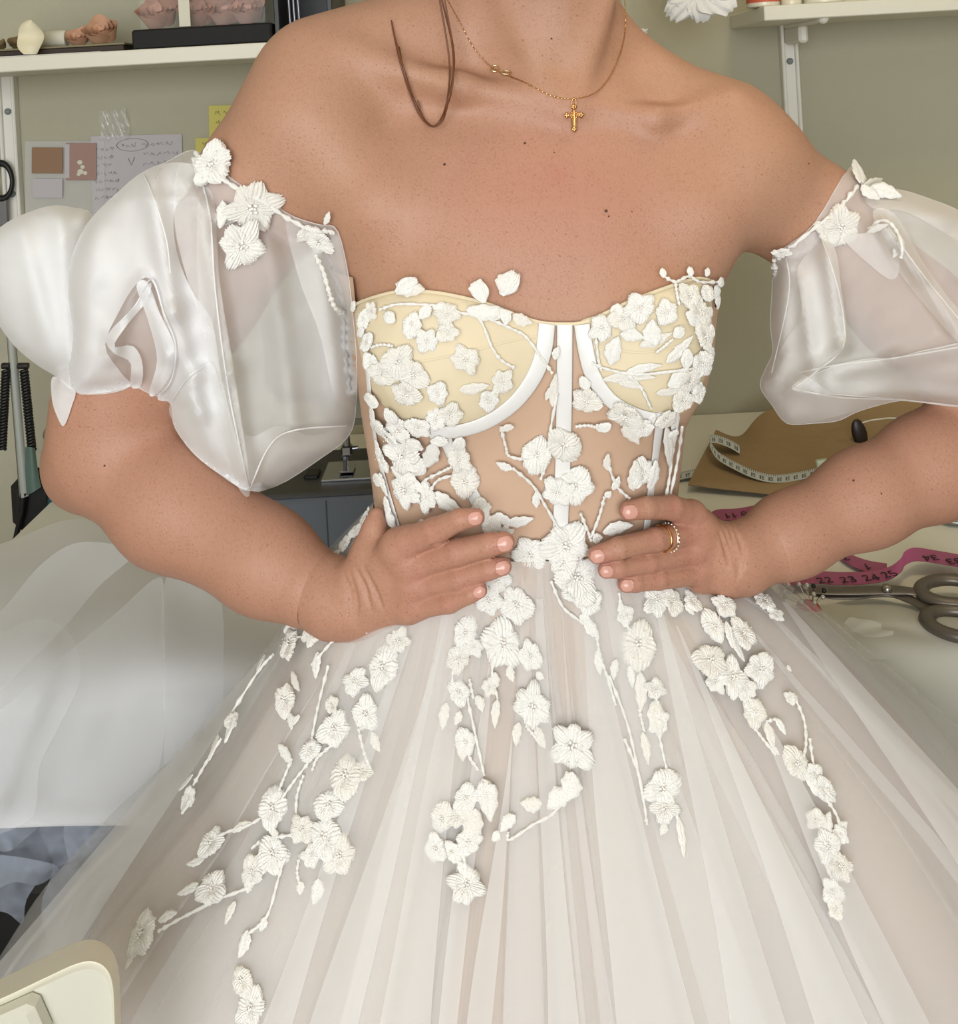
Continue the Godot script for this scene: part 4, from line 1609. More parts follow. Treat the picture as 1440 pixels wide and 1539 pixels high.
	var out3 := [[1278, 252], [1300, 284], [1350, 285], [1400, 300], [1450, 322], [1530, 380], [1580, 470], [1560, 560], [1500, 604], [1440, 611], [1395, 606], [1353, 602], [1293, 617], [1260, 632], [1222, 636], [1183, 636], [1160, 608], [1143, 580], [1152, 552], [1162, 528], [1158, 487], [1161, 430], [1162, 385], [1180, 372], [1225, 335]]
	var folds2 := [[1180, 400, 1165, 560, 16, 0.012], [1240, 360, 1266, 520, 12, 0.016], [1266, 520, 1195, 582, 10, 0.014], [1190, 584, 1440, 606, 14, 0.016], [1330, 340, 1440, 500, 12, 0.018], [1300, 300, 1420, 330, 12, 0.01], [1205, 420, 1230, 600, 10, 0.01], [1260, 560, 1345, 540, 12, 0.012], [1345, 540, 1440, 520, 14, 0.012], [1330, 350, 1385, 420, 8, 0.01]]
	gauze(s2, "gauze_layer", out3, 100, 0.955, 0.085, 110.0, folds2, veil, "sheer outer organza", true, 8.0, [], 0.0, mid)
	gauze(s2, "gauze_fold", [[1163, 386], [1195, 368], [1232, 350], [1255, 420], [1268, 480], [1266, 525], [1225, 560], [1195, 583], [1260, 598], [1350, 600], [1293, 616], [1260, 631], [1222, 635], [1183, 635], [1160, 607], [1144, 580], [1153, 552], [1163, 528], [1159, 487], [1162, 430]], 80, 0.955, 0.085, 110.0, folds2, veil, "doubled folds near the body", false, 8.0, out3, 0.003)
	gauze(s2, "gauze_fold", [[1312, 318], [1345, 322], [1385, 390], [1420, 440], [1450, 480], [1450, 522], [1400, 470], [1352, 410], [1330, 370]], 50, 0.955, 0.085, 110.0, folds2, mid, "slanting fold", false, 8.0, out3, 0.006)
	gauze(s2, "gauze_fold", [[1190, 584], [1250, 552], [1300, 540], [1345, 538], [1400, 525], [1470, 520], [1500, 600], [1440, 610], [1353, 600], [1270, 594]], 60, 0.955, 0.085, 110.0, folds2, mid, "gathered lower edge", false, 8.0, out3, 0.005, mid)
	gauze(s2, "gauze_fold", [[1300, 285], [1350, 286], [1400, 301], [1450, 323], [1530, 381], [1500, 400], [1420, 350], [1360, 318], [1310, 312]], 50, 0.955, 0.085, 110.0, folds2, veil, "top edge of the puff", false, 8.0, out3, 0.003)
	gauze(s2, "gauze_fold", [[1200, 400], [1248, 362], [1264, 430], [1268, 520], [1210, 555], [1170, 590], [1150, 575], [1176, 520], [1205, 470]], 40, 0.955, 0.085, 110.0, folds2, veil, "", false, 8.0, out3, 0.007)
	gauze(s2, "gauze_fold", [[1300, 350], [1340, 345], [1352, 400], [1340, 420], [1310, 400], [1270, 360]], 40, 0.955, 0.085, 110.0, folds2, mid, "", false, 8.0, out3, 0.007)
	gauze(s2, "gauze_fold", [[1150, 575], [1200, 560], [1250, 590], [1290, 600], [1350, 600], [1294, 615], [1222, 634], [1184, 634], [1160, 606]], 40, 0.955, 0.085, 110.0, folds2, veil, "", false, 8.0, out3, 0.008)
	crease_lines(s2, [[[1232, 350], [1256, 420], [1268, 480], [1266, 524], [1225, 560], [1192, 584]], [[1192, 584], [1260, 597], [1350, 601], [1440, 610]], [[1322, 322], [1385, 410], [1450, 490]], [[1200, 560], [1262, 548], [1345, 538], [1440, 522]], [[1180, 380], [1186, 440], [1160, 560]]], 0.955, 110.0, folds2, out3, mid)
	var on2 := func(px: float, py: float) -> Array:
		var poly := curve2(pts2(out3), 60, true)
		var q := Vector2(px, py)
		var e := edge_dist(poly, q) if Geometry2D.is_point_in_polygon(q, poly) else 0.0
		var p := puff(q, e, 0.949, 0.088, 115.0, folds2)
		var px_ := puff(q + Vector2(6, 0), e, 0.949, 0.088, 115.0, folds2)
		var py_ := puff(q + Vector2(0, 6), e, 0.949, 0.088, 115.0, folds2)
		var n := (py_ - p).cross(px_ - p).normalized()
		n = (n + Vector3(0, 0, 0.6)).normalized()
		return [p + n * 0.004, n]
	for a in [[1258, 340, 36, 0.4, 0.8], [1172, 374, 14, 0.9], [1318, 292, 22, 0.5, 0.6], [1240, 352, 22, 1.4]]:
		bloom(s2, a, on2)
	for a in [[1288, 278, 1280, 240, 24], [1292, 280, 1322, 268, 16], [1300, 285, 1350, 298, 26], [1290, 282, 1318, 300, 20], [1350, 360, 1346, 384, 14], [1300, 350, 1330, 340, 10]]:
		leaf(s2, a, on2)
	for l in [[1282, 280, 1260, 312, 1225, 338, 1185, 368, 1165, 386], [1305, 350, 1325, 336, 1340, 350, 1352, 380], [1166, 392, 1164, 404, 1160, 418]]:
		vine(s2, l, on2, 5.5)


func build_jewellery() -> void:
	var gold := mat("gold", Color(0.82, 0.62, 0.40), 0.24, 1.0)
	var pale := mat("pale gold", Color(0.90, 0.80, 0.62), 0.2, 1.0)
	var at := cast_body(850, 140)
	var n := thing("necklace", "thin gold chain necklace with a small ornate cross pendant", "necklace", CAM * at)
	var pts := []
	for a in [[655, -40], [672, 0], [690, 32], [714, 74], [744, 105], [790, 126], [830, 145], [862, 149], [892, 141], [915, 116], [931, 78], [938, 40], [936, -10]]:
		var h := cast_body(a[0], a[1])
		pts.append(CAM * (h + body.grad(h) * 0.0016))
	var line := curve3(pts, 150)
	var links := MB.new()
	for i in range(0, line.size() - 1):
		var t := (line[i + 1] - line[i])
		var l := t.length()
		t = t / l
		var nrm := CAM.basis * body.grad(CAM.affine_inverse() * line[i])
		if i % 2:
			nrm = t.cross(nrm)
		links.torus((line[i] + line[i + 1]) * 0.5, l * 0.52, 0.00042, Basis(t, nrm, t.cross(nrm)) * Basis.from_scale(Vector3(1.0, 1.0, 0.30)), 10, 5)
	part(n, "chain", links, gold)
	for a in [[745, 105, 0.0034, 0.0007, "clasp_ring"], [762, 112, 0.0032, 0.0009, "clasp"]]:
		var h := cast_body(a[0], a[1])
		var g := body.grad(h)
		var mb := MB.new()
		mb.torus(CAM * (h + g * 0.002), a[2], a[3], CAM.basis * Basis(Vector3.RIGHT, g, Vector3.RIGHT.cross(g)).orthonormalized() * Basis.from_scale(Vector3(1.0 if a[4] == "clasp_ring" else 1.25, 1, 1.0 if a[4] == "clasp_ring" else 0.7)), 20, 8)
		part(n, a[4], mb, pale)
	# the cross hangs from a bail
	var top := cast_body(862, 150)
	var low := cast_body(863, 198)
	var up := (top - low).normalized()
	var nrm := body.grad(cast_body(862, 175))
	nrm = (nrm - up * nrm.dot(up)).normalized()
	var bs := CAM.basis * Basis(up.cross(nrm), up, nrm)
	var px := -top.z / F
	var o := CAM * (cast_body(862, 176) + nrm * 0.0022)
	var bail := MB.new()
	bail.torus(o + bs * Vector3(0, 21 * px, 0.0004), 5.5 * px, 1.2 * px, bs * Basis(Vector3(0, 0, 1), 0.0) * Basis(Vector3(1, 0, 0), PI / 2) * Basis.from_scale(Vector3(0.6, 1, 1.3)), 18, 8)
	part(n, "bail", bail, gold)
	var cr := MB.new()
	cr.box(o, Vector3(5, 34, 3) * px, 0.0004, bs)
	cr.box(o + bs * Vector3(0, 3, 0) * px, Vector3(22, 5, 3) * px, 0.0004, bs)
	cr.box(o + bs * Vector3(0, -9, 0.2) * px, Vector3(7.5, 15, 3.2) * px, 0.0008, bs)
	for e in [[0, 15], [-11, 3], [11, 3], [0, -18]]:
		for k in [[0, 0], [-2.4, 0], [2.4, 0], [0, 2.4], [0, -2.4]]:
			cr.ball(o + bs * Vector3(e[0] + k[0], e[1] + k[1], 0.5) * px, Vector3(2.4, 2.4, 1.8) * px, bs, 10, 6)
	for k in 4:
		var a := PI / 4 + k * PI / 2
		cr.ball(o + bs * Vector3(5.0 * cos(a), 3 + 5.0 * sin(a), 0.3) * px, Vector3(1.7, 1.7, 1.3) * px, bs, 8, 6)
	cr.ball(o + bs * Vector3(0, 3, 1.4) * px, Vector3(2.6, 2.6, 1.4) * px, bs, 10, 6)
	cr.tube(PackedVector3Array([o + bs * Vector3(0, 10, 1.9) * px, o + bs * Vector3(0, -12, 2.2) * px]), PackedFloat32Array([1.0 * px]), 8)
	part(n, "cross_pendant", cr, gold)
	# the rings
	var g: Array = RIGHT_FINGERS[1]
	var a0 := K(g[0][0], g[0][1], g[0][2])
	var a1 := K(g[1][0], g[1][1], g[1][2])
	var dir := (a1 - a0).normalized()
	var rb := CAM.basis * Basis(dir.cross(Vector3(0, 0, 1)).normalized(), dir, dir.cross(Vector3(0, 0, 1)).normalized().cross(dir)).orthonormalized()
	for r in [[0.80, "plain gold wedding band, the one nearer the fingertip", 0.0012], [0.62, "diamond-set pale gold ring, the one nearer the knuckle", 0.0014]]:
		var c := a0.lerp(a1, r[0])
		var rad: float = lerpf(g[0][3], g[1][3], r[0]) * -c.z / F + 0.0007
		var ring := thing("finger_ring", r[1], "ring", CAM * c, "rings on the woman's finger")
		var mb := MB.new()
		mb.torus(CAM * c, rad, 0.00085, rb, 48, 10, 1.5)
		part(ring, "band", mb, gold if r[0] > 0.7 else pale)
		if r[0] < 0.7:
			for k in 22:
				var a := TAU * k / 22.0
				var st := MB.new()
				st.ball(CAM * c + rb * Vector3(cos(a), 0, sin(a)) * (rad + 0.0008), Vector3.ONE * 0.0008, Basis.IDENTITY, 8, 6)
				part(ring, "stone", st, mat("diamond", Color(0.95, 0.95, 0.97), 0.05, 0.3))


# ---------------------------------------------------------------- what stands behind her
func tube_mb(pts: Array, r: float, seg := 8) -> MB:
	var mb := MB.new()
	mb.tube(curve3(pts, pts.size() * 6), PackedFloat32Array([r]), seg)
	return mb


# a cloth from rows of [x, y, depth], smoothed between them and crumpled
func drape(ctrl: Array, nu: int, nv: int, crumple: float, scale_: float, seed_: int) -> MB:
	var mb := MB.new()
	var lines := []
	for r in ctrl:
		lines.append(curve3(r.map(func(a): return W(a[0], a[1], a[2])), nu))
	var rows := []
	for j in nv:
		rows.append(PackedVector3Array())
	for i in nu:
		var col := []
		for l in lines:
			col.append(l[i])
		var c := curve3(col, nv)
		for j in nv:
			var p := c[j]
			var e := 1.0 - absf(frill.get_noise_2d(p.x * scale_ * 1.3 + seed_ * 91.0, (p.y + p.z * 0.7) * scale_)) * 2.0
			var f := frill.get_noise_2d((p.y - p.z) * scale_ * 0.6 + seed_ * 37.0, p.x * scale_ * 3.0)
			rows[j].append(p + Vector3(0, 0.5, 0.85) * (crumple * (e * 0.5 + f)))
	mb.quad_grid(rows)
	return mb


func bracket(called: String, label: String, px: float, py: float, arm: bool, screws: Array) -> void:
	var white := mat("white paint", Color(0.88, 0.87, 0.83), 0.5)
	var top := on_z(px, py, WALL)
	var o := thing(called, label, "bracket", Vector3(top.x, top.y - 0.45, WALL), "shelf brackets")
	var mb := MB.new()
	mb.box(Vector3(top.x, top.y - 0.22, WALL + 0.006), Vector3(0.030, 0.50, 0.012), 0.002)
	mb.box(Vector3(top.x - 0.012, top.y - 0.22, WALL + 0.010), Vector3(0.006, 0.50, 0.020), 0.002)
	mb.box(Vector3(top.x + 0.012, top.y - 0.22, WALL + 0.010), Vector3(0.006, 0.50, 0.020), 0.002)
	part(o, "rail", mb, white)
	if arm:
		var pa := MB.new()
		pa.box(Vector3(top.x, top.y + 0.004, WALL + 0.105), Vector3(0.018, 0.022, 0.19), 0.003)
		pa.box(Vector3(top.x, top.y - 0.020, WALL + 0.055), Vector3(0.016, 0.030, 0.09), 0.004)
		pa.ball(Vector3(top.x, top.y + 0.002, WALL + 0.20), Vector3(0.010, 0.012, 0.012))
		part(o, "arm", pa, white)
	for s in screws:
		var p := on_z(s[0], s[1], WALL + 0.014)
		var m := MB.new()
		m.lathe(Vector3(top.x, p.y, WALL + 0.012), [[0.0, 0.006], [0.004, 0.005], [0.006, 0.002], [0.006, 0.0]], 14, Basis(Vector3(1, 0, 0), PI / 2))
		m.box(Vector3(top.x, p.y, WALL + 0.0185), Vector3(0.008, 0.0014, 0.001), 0.0002)
		part(o, "screw", m, mat("screw steel", Color(0.55, 0.58, 0.58), 0.45, 0.4))


func rosette(called: String, label: String, p: Vector3, r: float, m: Material, group: String, turns := 3) -> void:
	var o := thing(called, label, "flower", p - Vector3(0, r * 0.7, 0), group)
	for k in turns * 3:
		var mb := MB.new()
		var ring := k / 3
		var a := TAU * k / 3.0 + ring * 0.7
		var rr := r * (0.28 + 0.72 * ring / maxf(1.0, turns - 1.0))
		var rows := []
		for i in 7:
			var u := i / 6.0
			var row := PackedVector3Array()
			for j in 11:
				var s := (j / 10.0 - 0.5) * 2.5
				var q := Vector3(cos(a + s) * rr * (0.75 + 0.3 * u), (u - 0.5) * rr * 1.1 * cos(s * 0.8) + (turns - ring) * r * 0.06 + 0.07 * rr * sin(s * 4.0 + k * 2.0) * u, sin(a + s) * rr * (0.75 + 0.3 * u)) * (1.0 + 0.10 * sin(s * 4.0 + k * 1.3) * u)
				row.append(p + Basis(Vector3(1, 0, 0), 0.7) * q)
			rows.append(row)
		mb.quad_grid(rows)
		part(o, "petal", mb, m)


# a flat strip lying at a height above the table, along points [x, y, height]; returns its middle line
func tape(parent: Node3D, called: String, pts: Array, half_px: float, m: Material, twist: Array = []) -> void:
	var n := pts.size() * 7
	var c3 := curve3(pts.map(func(a): return Vector3(a[0], a[1], a[2])), n)
	var top := PackedVector3Array()
	var bot := PackedVector3Array()
	var top2 := PackedVector3Array()
	var bot2 := PackedVector3Array()
	for i in n:
		var q := c3[i]
		var steep := 0.0
		for t in twist:
			steep = maxf(steep, t[1] * exp(-pow((q.x - t[0]) / 22.0, 2.0)))
		var hi := on_level(q.x, q.y - half_px, TABLE + q.z)
		var lo := on_level(q.x, q.y + half_px, TABLE + q.z)
		hi = hi.lerp(lo + Vector3(0, lo.distance_to(hi) * 0.5, 0), steep)
		top.append(hi + Vector3(0, 0.0006, 0))
		bot.append(lo + Vector3(0, 0.0006, 0))
		top2.append(hi)
		bot2.append(lo)
	var mb := MB.new()
	mb.quad_grid([bot2, bot, top, top2], false, true)
	var u := mb.uv
	var dist := 0.0
	for i in n:
		if i:
			dist += bot[i].distance_to(bot[i - 1])
		for r in 4:
			u[r * n + i] = Vector2(dist / 0.10, [0.0, 0.02, 0.98, 1.0][r])
	mb.uv = u
	part(parent, called, mb, m)


func numeral(parent: Node3D, text: String, px: float, py: float, h: float, size: float, turn: float, m: Material, lean := 0.0) -> void:
	var t := TextMesh.new()
	t.text = text
	var f := SystemFont.new()
	f.font_names = PackedStringArray(["Droid Sans"])
	t.font = f
	t.font_size = 32
	t.pixel_size = size / 24.0
	t.depth = 0.0006
	var o := MeshInstance3D.new()
	o.name = unique("numeral", parent)
	parent.add_child(o, true)
	o.mesh = t
	o.material_override = m
	var p := on_level(px, py, TABLE + h)
	o.transform = Transform3D(Basis(Vector3.UP, turn) * Basis(Vector3(1, 0, 0), -PI / 2 + lean), p - base_of(parent))


func scribble(parent: Node3D, at: Vector3, w: float, h: float, lines: int, m: Material, seed_: int, thick := 0.0007) -> void:
	var mb := MB.new()
	var r := RandomNumberGenerator.new()
	r.seed = seed_
	for i in lines:
		var y := h * 0.5 - (i + 0.5) * h / lines
		var x := -w * 0.5 + r.randf() * w * 0.1
		var end := w * 0.5 - r.randf() * w * 0.35
		while x < end:
			var n := 5 + r.randi() % 6
			var pts := PackedVector3Array()
			var step := w * 0.028
			for k in n:
				pts.append(at + Vector3(x, y + (r.randf() - 0.5) * h / lines * 0.5, 0.0008))
				x += step * r.randf_range(0.5, 1.0)
			mb.tube(pts, PackedFloat32Array([thick]), 4, 0.3)
			x += step * 1.3
	part(parent, "handwriting", mb, m)


func build_shelves() -> void:
	var white := mat("shelf white", Color(0.84, 0.83, 0.77), 0.45)
	var front := WALL + 0.22
	var a := on_z(160, 77, front)
	var b := on_z(160, 100, front)
	var sh := MB.new()
	var left := -1.49
	var right := on_z(700, 50, front).x
	sh.box(Vector3((left + right) * 0.5, (a.y + b.y) * 0.5, WALL + 0.11), Vector3(right - left, a.y - b.y, 0.22), 0.0015)
	single("wall_shelf", "long white shelf board carrying the tray of fabric flowers", "shelf", sh, white, Vector3((left + right) * 0.5, b.y, WALL + 0.11), "white wall shelves")
	var y := a.y
	bracket("shelf_bracket", "white shelf rail screwed to the wall beside the plastic bag", 14, 118, false, [[6, 168], [30, 291]])
	var c := on_z(1148, 9, front)
	var d := on_z(1148, 31.5, front)
	sh = MB.new()
	sh.box(Vector3((c.x + 1.79) * 0.5, (c.y + d.y) * 0.5, WALL + 0.11), Vector3(1.79 - c.x, c.y - d.y, 0.22), 0.0015)
	single("wall_shelf", "white shelf board carrying the small jars", "shelf", sh, white, Vector3((c.x + 1.79) * 0.5, d.y, WALL + 0.11), "white wall shelves")
	bracket("shelf_bracket", "white bracket holding up the shelf with the small jars", 1181, 38, true, [[1186, 92]])
	# jars
	var jar_specs := [[1147, 0.026, Color(0.75, 0.35, 0.25), "small jar with a red band at the shelf's open end"], [1189, 0.017, Color(0.85, 0.82, 0.70), "narrow white jar with a printed strip"], [1237, 0.032, Color(0.80, 0.79, 0.70), "wide pale jar in the middle of the row"], [1290, 0.030, Color(0.62, 0.62, 0.55), "wide dull grey jar at the end of the row"]]
	for j in jar_specs:
		var p := on_z(j[0], 6, front - 0.05)
		p.y = c.y
		var o := thing("jar", j[3], "jar", p, "small jars on the shelf")
		var mb := MB.new()
		var r: float = j[1]
		mb.lathe(p, [[0.0, 0.0005], [r * 0.94, 0.0005], [r, 0.003], [r, 0.030], [r * 0.9, 0.036], [r * 0.8, 0.037], [0.0, 0.037]], 24)
		part(o, "body", mb, mat("jar body", Color(0.84, 0.82, 0.74), 0.3))
		mb = MB.new()
		mb.lathe(p, [[r * 1.01, 0.008], [r * 1.012, 0.009], [r * 1.012, 0.024], [r * 1.01, 0.025]], 24)
		part(o, "label_band", mb, mat("band " + j[3], j[2], 0.6))
		mb = MB.new()
		mb.lathe(p, [[0.0, 0.0372], [r * 0.85, 0.0372], [r * 0.88, 0.039], [r * 0.88, 0.050], [r * 0.8, 0.053], [0.0, 0.053]], 24)
		part(o, "lid", mb, mat("jar lid", Color(0.45, 0.40, 0.32), 0.4))
	# fabric flower and petal hanging by the shelf end
	var wht := mat("white fabric", Color(0.88, 0.88, 0.87), 0.8)
	var fo := on_z(1050, -14, front - 0.02)
	var ff := thing("fabric_flower", "large white fabric flower hanging by the jar shelf's end", "fabric flower", fo)
	for k in 9:
		var mb := MB.new()
		petal_grid(mb, Vector2.ZERO, TAU * k / 9.0 + 0.2, 1.0, 0.62, 0.25 + 0.1 * sin(k * 2.0), 80 + k, 5.0)
		var pm := MB.new()
		pm.append_mb(mb, Transform3D(Basis(Vector3(0, 0, 1), 0.3) * Basis.from_scale(Vector3(0.066 + 0.012 * sin(k * 3.0), 0.052, 0.05)), fo + Vector3(0, 0, 0.003 * k)))
		part(ff, "petal", pm, wht)
	var pp := on_z(955, 56, WALL + 0.012)
	var pm2 := MB.new()
	var g := MB.new()
	petal_grid(g, Vector2(-0.8, 0), 0.0, 1.7, 0.9, 0.25, 93, 5.0)
	pm2.append_mb(g, Transform3D(Basis(Vector3(0, 0, 1), 0.5) * Basis.from_scale(Vector3(0.026, 0.02, 0.03)), pp))
	single("fabric_petal", "single white fabric petal by the woman's neck", "fabric petal", pm2, wht, pp)
	# things on the left shelf
	var zf := WALL + 0.20
	var tr := on_z(70, 70, zf)
	var to := thing("tray", "dark brown flat cardboard tray under the fabric roses", "tray", Vector3(tr.x, y, zf - 0.06))
	var mb := MB.new()
	var bx := on_z(-30, 70, zf).x
	var ex := on_z(184, 70, zf).x
	mb.box(Vector3((bx + ex) * 0.5, y + 0.0058, zf - 0.07), Vector3(ex - bx, 0.009, 0.13), 0.001)
	part(to, "board", mb, mat("dark card", Color(0.20, 0.15, 0.12), 0.7))
	mb = MB.new()
	mb.box(Vector3((bx + ex) * 0.5, y + 0.0122, zf - 0.07), Vector3(ex - bx + 0.004, 0.003, 0.134), 0.0008)
	part(to, "lining_card", mb, mat("olive card", Color(0.50, 0.47, 0.36), 0.7))
	mb = MB.new()
	mb.box(Vector3(bx + 0.09, y + 0.0008, zf - 0.04), Vector3(0.20, 0.0012, 0.10), 0.0003, Basis(Vector3.UP, 0.05))
	single("paper_sheet", "loose white paper sheet lying under the cardboard tray", "paper", mb, mat("white paper", Color(0.86, 0.84, 0.84), 0.8), Vector3(bx + 0.09, y, zf - 0.04))
	var ty := y + 0.0137
	var peach := mat("peach fabric", Color(0.78, 0.61, 0.49), 0.75)
	var rose_y := ty + 0.013
	rosette("fabric_rose", "largest peach fabric rose on the cardboard tray", Vector3(on_z(153, 46, zf - 0.05).x, ty + 0.020, zf - 0.05), 0.026, peach, "fabric roses on the tray", 4)
	rosette("fabric_rose", "small peach fabric rose beside the largest one", Vector3(on_z(118, 50, zf - 0.05).x, rose_y, zf - 0.05), 0.018, peach, "fabric roses on the tray")
	rosette("fabric_rose", "tiny dark brown fabric rosebud behind the paper roll", Vector3(on_z(97, 47, zf - 0.08).x, ty + 0.016, zf - 0.08), 0.012, mat("brown fabric", Color(0.34, 0.24, 0.17), 0.8), "fabric roses on the tray")
	rosette("fabric_rose", "olive brown fabric rosebud left of the cream petal", Vector3(on_z(27, 52, zf - 0.08).x, ty + 0.012, zf - 0.08), 0.014, mat("olive fabric", Color(0.46, 0.39, 0.26), 0.8), "fabric roses on the tray")
	rosette("fabric_rose", "brown fabric rosebud at the tray's far end, cut off by the picture edge", Vector3(on_z(0, 54, zf - 0.06).x, ty + 0.009, zf - 0.06), 0.010, mat("olive fabric", Color(0.46, 0.39, 0.26), 0.8), "fabric roses on the tray")
	mb = MB.new()
	var rx := on_z(80, 50, zf - 0.05).x
	mb.cyl(Vector3(rx - 0.026, ty + 0.0145, zf - 0.05), Vector3(rx + 0.022, ty + 0.0145, zf - 0.05), 0.0143, 0.0143, 20)
	single("paper_roll", "short pale paper roll lying on the cardboard tray", "paper roll", mb, mat("pale paper", Color(0.80, 0.79, 0.72), 0.8), Vector3(rx, ty, zf - 0.05))
	mb = MB.new()
	var rows := []
	var cp := on_z(49, 80, zf + 0.012)
	for i in 13:
		var u := i / 12.0
		var row := PackedVector3Array()
		for k in 9:
			var s := k / 4.0 - 1.0
			var w := 0.021 * pow(sin(PI * (0.12 + 0.86 * u)), 0.7)
			row.append(Vector3(cp.x + s * w - 0.004 * u, y + 0.0022 + 0.055 * u, zf + 0.012 + 0.008 * s * s + 0.004 * sin(u * 9.0) - 0.012 * u))
		rows.append(row)
	mb.quad_grid(rows)
	single("fabric_petal", "upright cream fabric petal leaning on the cardboard tray", "fabric petal", mb, mat("cream fabric", Color(0.86, 0.83, 0.72), 0.8), Vector3(cp.x, y, zf))
	# display case with dried roses
	var l := on_z(198, 60, zf).x
	var r2 := on_z(409, 60, zf).x
	var cx := (l + r2) * 0.5
	var case_ := thing("display_case", "clear display case with a thick black base", "display case", Vector3(cx, y, zf - 0.08))
	mb = MB.new()
	mb.box(Vector3(cx, y + 0.0165, zf - 0.075), Vector3(r2 - l, 0.032, 0.15), 0.003)
	part(case_, "base", mb, mat("black wood", Color(0.03, 0.028, 0.025), 0.75))
	var glass := mat("case glass", Color(0.95, 1.0, 0.97, 0.03), 0.06)
	glass.transparency = BaseMaterial3D.TRANSPARENCY_ALPHA
	var gl := l + 0.012
	var gr := r2 - 0.012
	for wll in [[Vector3(cx, y + 0.125, zf - 0.012), Vector3(gr - gl, 0.183, 0.003)], [Vector3(cx, y + 0.125, zf - 0.138), Vector3(gr - gl, 0.183, 0.003)], [Vector3(gl, y + 0.125, zf - 0.075), Vector3(0.003, 0.183, 0.128)], [Vector3(gr, y + 0.125, zf - 0.075), Vector3(0.003, 0.183, 0.128)]]:
		mb = MB.new()
		mb.box(wll[0], wll[1], 0.0005)
		part(case_, "pane", mb, glass)
	mb = MB.new()
	mb.box(Vector3(cx, y + 0.219, zf - 0.075), Vector3(gr - gl + 0.004, 0.004, 0.13), 0.0008)
	part(case_, "lid", mb, mat("black wood", Color(0.03, 0.028, 0.025), 0.75))
	mb = MB.new()
	var tx := on_z(277, 20, zf - 0.008).x
	mb.box(Vector3(tx, y + 0.09, zf - 0.0085), Vector3(0.018, 0.112, 0.0012), 0.0004)
	part(case_, "paper_strip", mb, mat("pale paper", Color(0.80, 0.79, 0.72), 0.8), "upright pale paper strip")
	glass.metallic_specular = 0.12
	var dusty := mat("dusty pink petals", Color(0.80, 0.62, 0.55), 0.75)
	for q in [[240, 24, 0.031, "dried pink rose in the case's front corner nearest the tray"], [300, 30, 0.030, "dried pink rose just behind the paper strip"], [340, 28, 0.028, "dried pink rose in the middle of the case"], [375, 26, 0.027, "dried pink rose at the case's far end near the black box"]]:
		rosette("dried_rose", q[3], Vector3(on_z(q[0], q[1], zf - 0.07).x, y + 0.036 + q[2] * 0.75, zf - 0.065), q[2], dusty, "dried roses inside the display case", 4)
	for q in [[262, 0, 0.033, "dried pink rose on top of the pile near the paper strip"], [330, -4, 0.036, "dried pink rose on top of the pile in the middle"], [376, -2, 0.030, "dried pink rose on top of the pile at the far end"]]:
		rosette("dried_rose", q[3], Vector3(on_z(q[0], q[1], zf - 0.07).x, y + 0.078 + q[2] * 0.5, zf - 0.07), q[2], dusty, "dried roses inside the display case", 4)
	# black file box
	var f0 := on_z(412, 40, zf).x
	var f1 := on_z(500, 40, zf).x
	var fb := thing("file_box", "tall black box with silver rods standing behind the shoulder", "box", Vector3((f0 + f1) * 0.5, y, zf - 0.09))
	mb = MB.new()
	mb.box(Vector3(f0 + 0.004, y + 0.13, zf - 0.09), Vector3(0.008, 0.256, 0.17), 0.001)
	mb.box(Vector3(f1 - 0.004, y + 0.13, zf - 0.09), Vector3(0.008, 0.256, 0.17), 0.001)
	mb.box(Vector3((f0 + f1) * 0.5, y + 0.13, zf - 0.17), Vector3(f1 - f0, 0.256, 0.008), 0.001)
	mb.box(Vector3((f0 + f1) * 0.5, y + 0.006, zf - 0.09), Vector3(f1 - f0, 0.008, 0.17), 0.001)
	part(fb, "body", mb, mat("black plastic", Color(0.03, 0.03, 0.032), 0.45))
	for k in 3:
		mb = MB.new()
		var sx := on_z(434 + k * 7, 20, zf - 0.02).x
		mb.cyl(Vector3(sx, y + 0.012, zf - 0.03), Vector3(sx - 0.004, y + 0.24, zf - 0.03), 0.0026, 0.0026, 10)
		part(fb, "rod", mb, mat("dull steel", Color(0.5, 0.5, 0.52), 0.35, 0.8))
	# papers on the wall
	var ink := mat("grey ink", Color(0.30, 0.29, 0.33), 0.8)
	var p0 := on_z(150, 206, WALL + 0.003)
	var p1 := on_z(276, 203, WALL + 0.003)
	var pc := Vector3((p0.x + p1.x) * 0.5 - 0.012, p0.y - 0.085, WALL + 0.003)
	var sheet := thing("note_sheet", "grey-white sheet of handwritten notes on the wall behind the sleeve", "paper", pc)
	mb = MB.new()
	mb.box(pc, Vector3(0.162, 0.17, 0.0012), 0.0003, Basis(Vector3(0, 0, 1), -0.03))
	part(sheet, "page", mb, mat("grey paper", Color(0.72, 0.70, 0.71), 0.8))
	scribble(sheet, pc + Vector3(0.04, 0.05, 0.0), 0.065, 0.05, 3, ink, 3)
	scribble(sheet, pc + Vector3(-0.055, 0.02, 0.0), 0.045, 0.10, 7, ink, 4)
	scribble(sheet, pc + Vector3(0.0, -0.012, 0.0), 0.085, 0.02, 1, ink, 5)
	scribble(sheet, pc + Vector3(-0.005, 0.068, 0.0), 0.05, 0.02, 1, ink, 6)
	mb = MB.new()
	mb.torus(pc + Vector3(-0.005, 0.068, 0.0008), 0.028, 0.0006, Basis(Vector3(1, 0, 0), PI / 2) * Basis.from_scale(Vector3(1, 1, 0.4)), 30, 6)
	mb.tube(PackedVector3Array([pc + Vector3(-0.014, 0.045, 0.0008), pc + Vector3(-0.009, 0.032, 0.0008), pc + Vector3(-0.002, 0.046, 0.0008)]), PackedFloat32Array([0.0006]), 5)
	part(sheet, "ringed_heading", mb, ink)
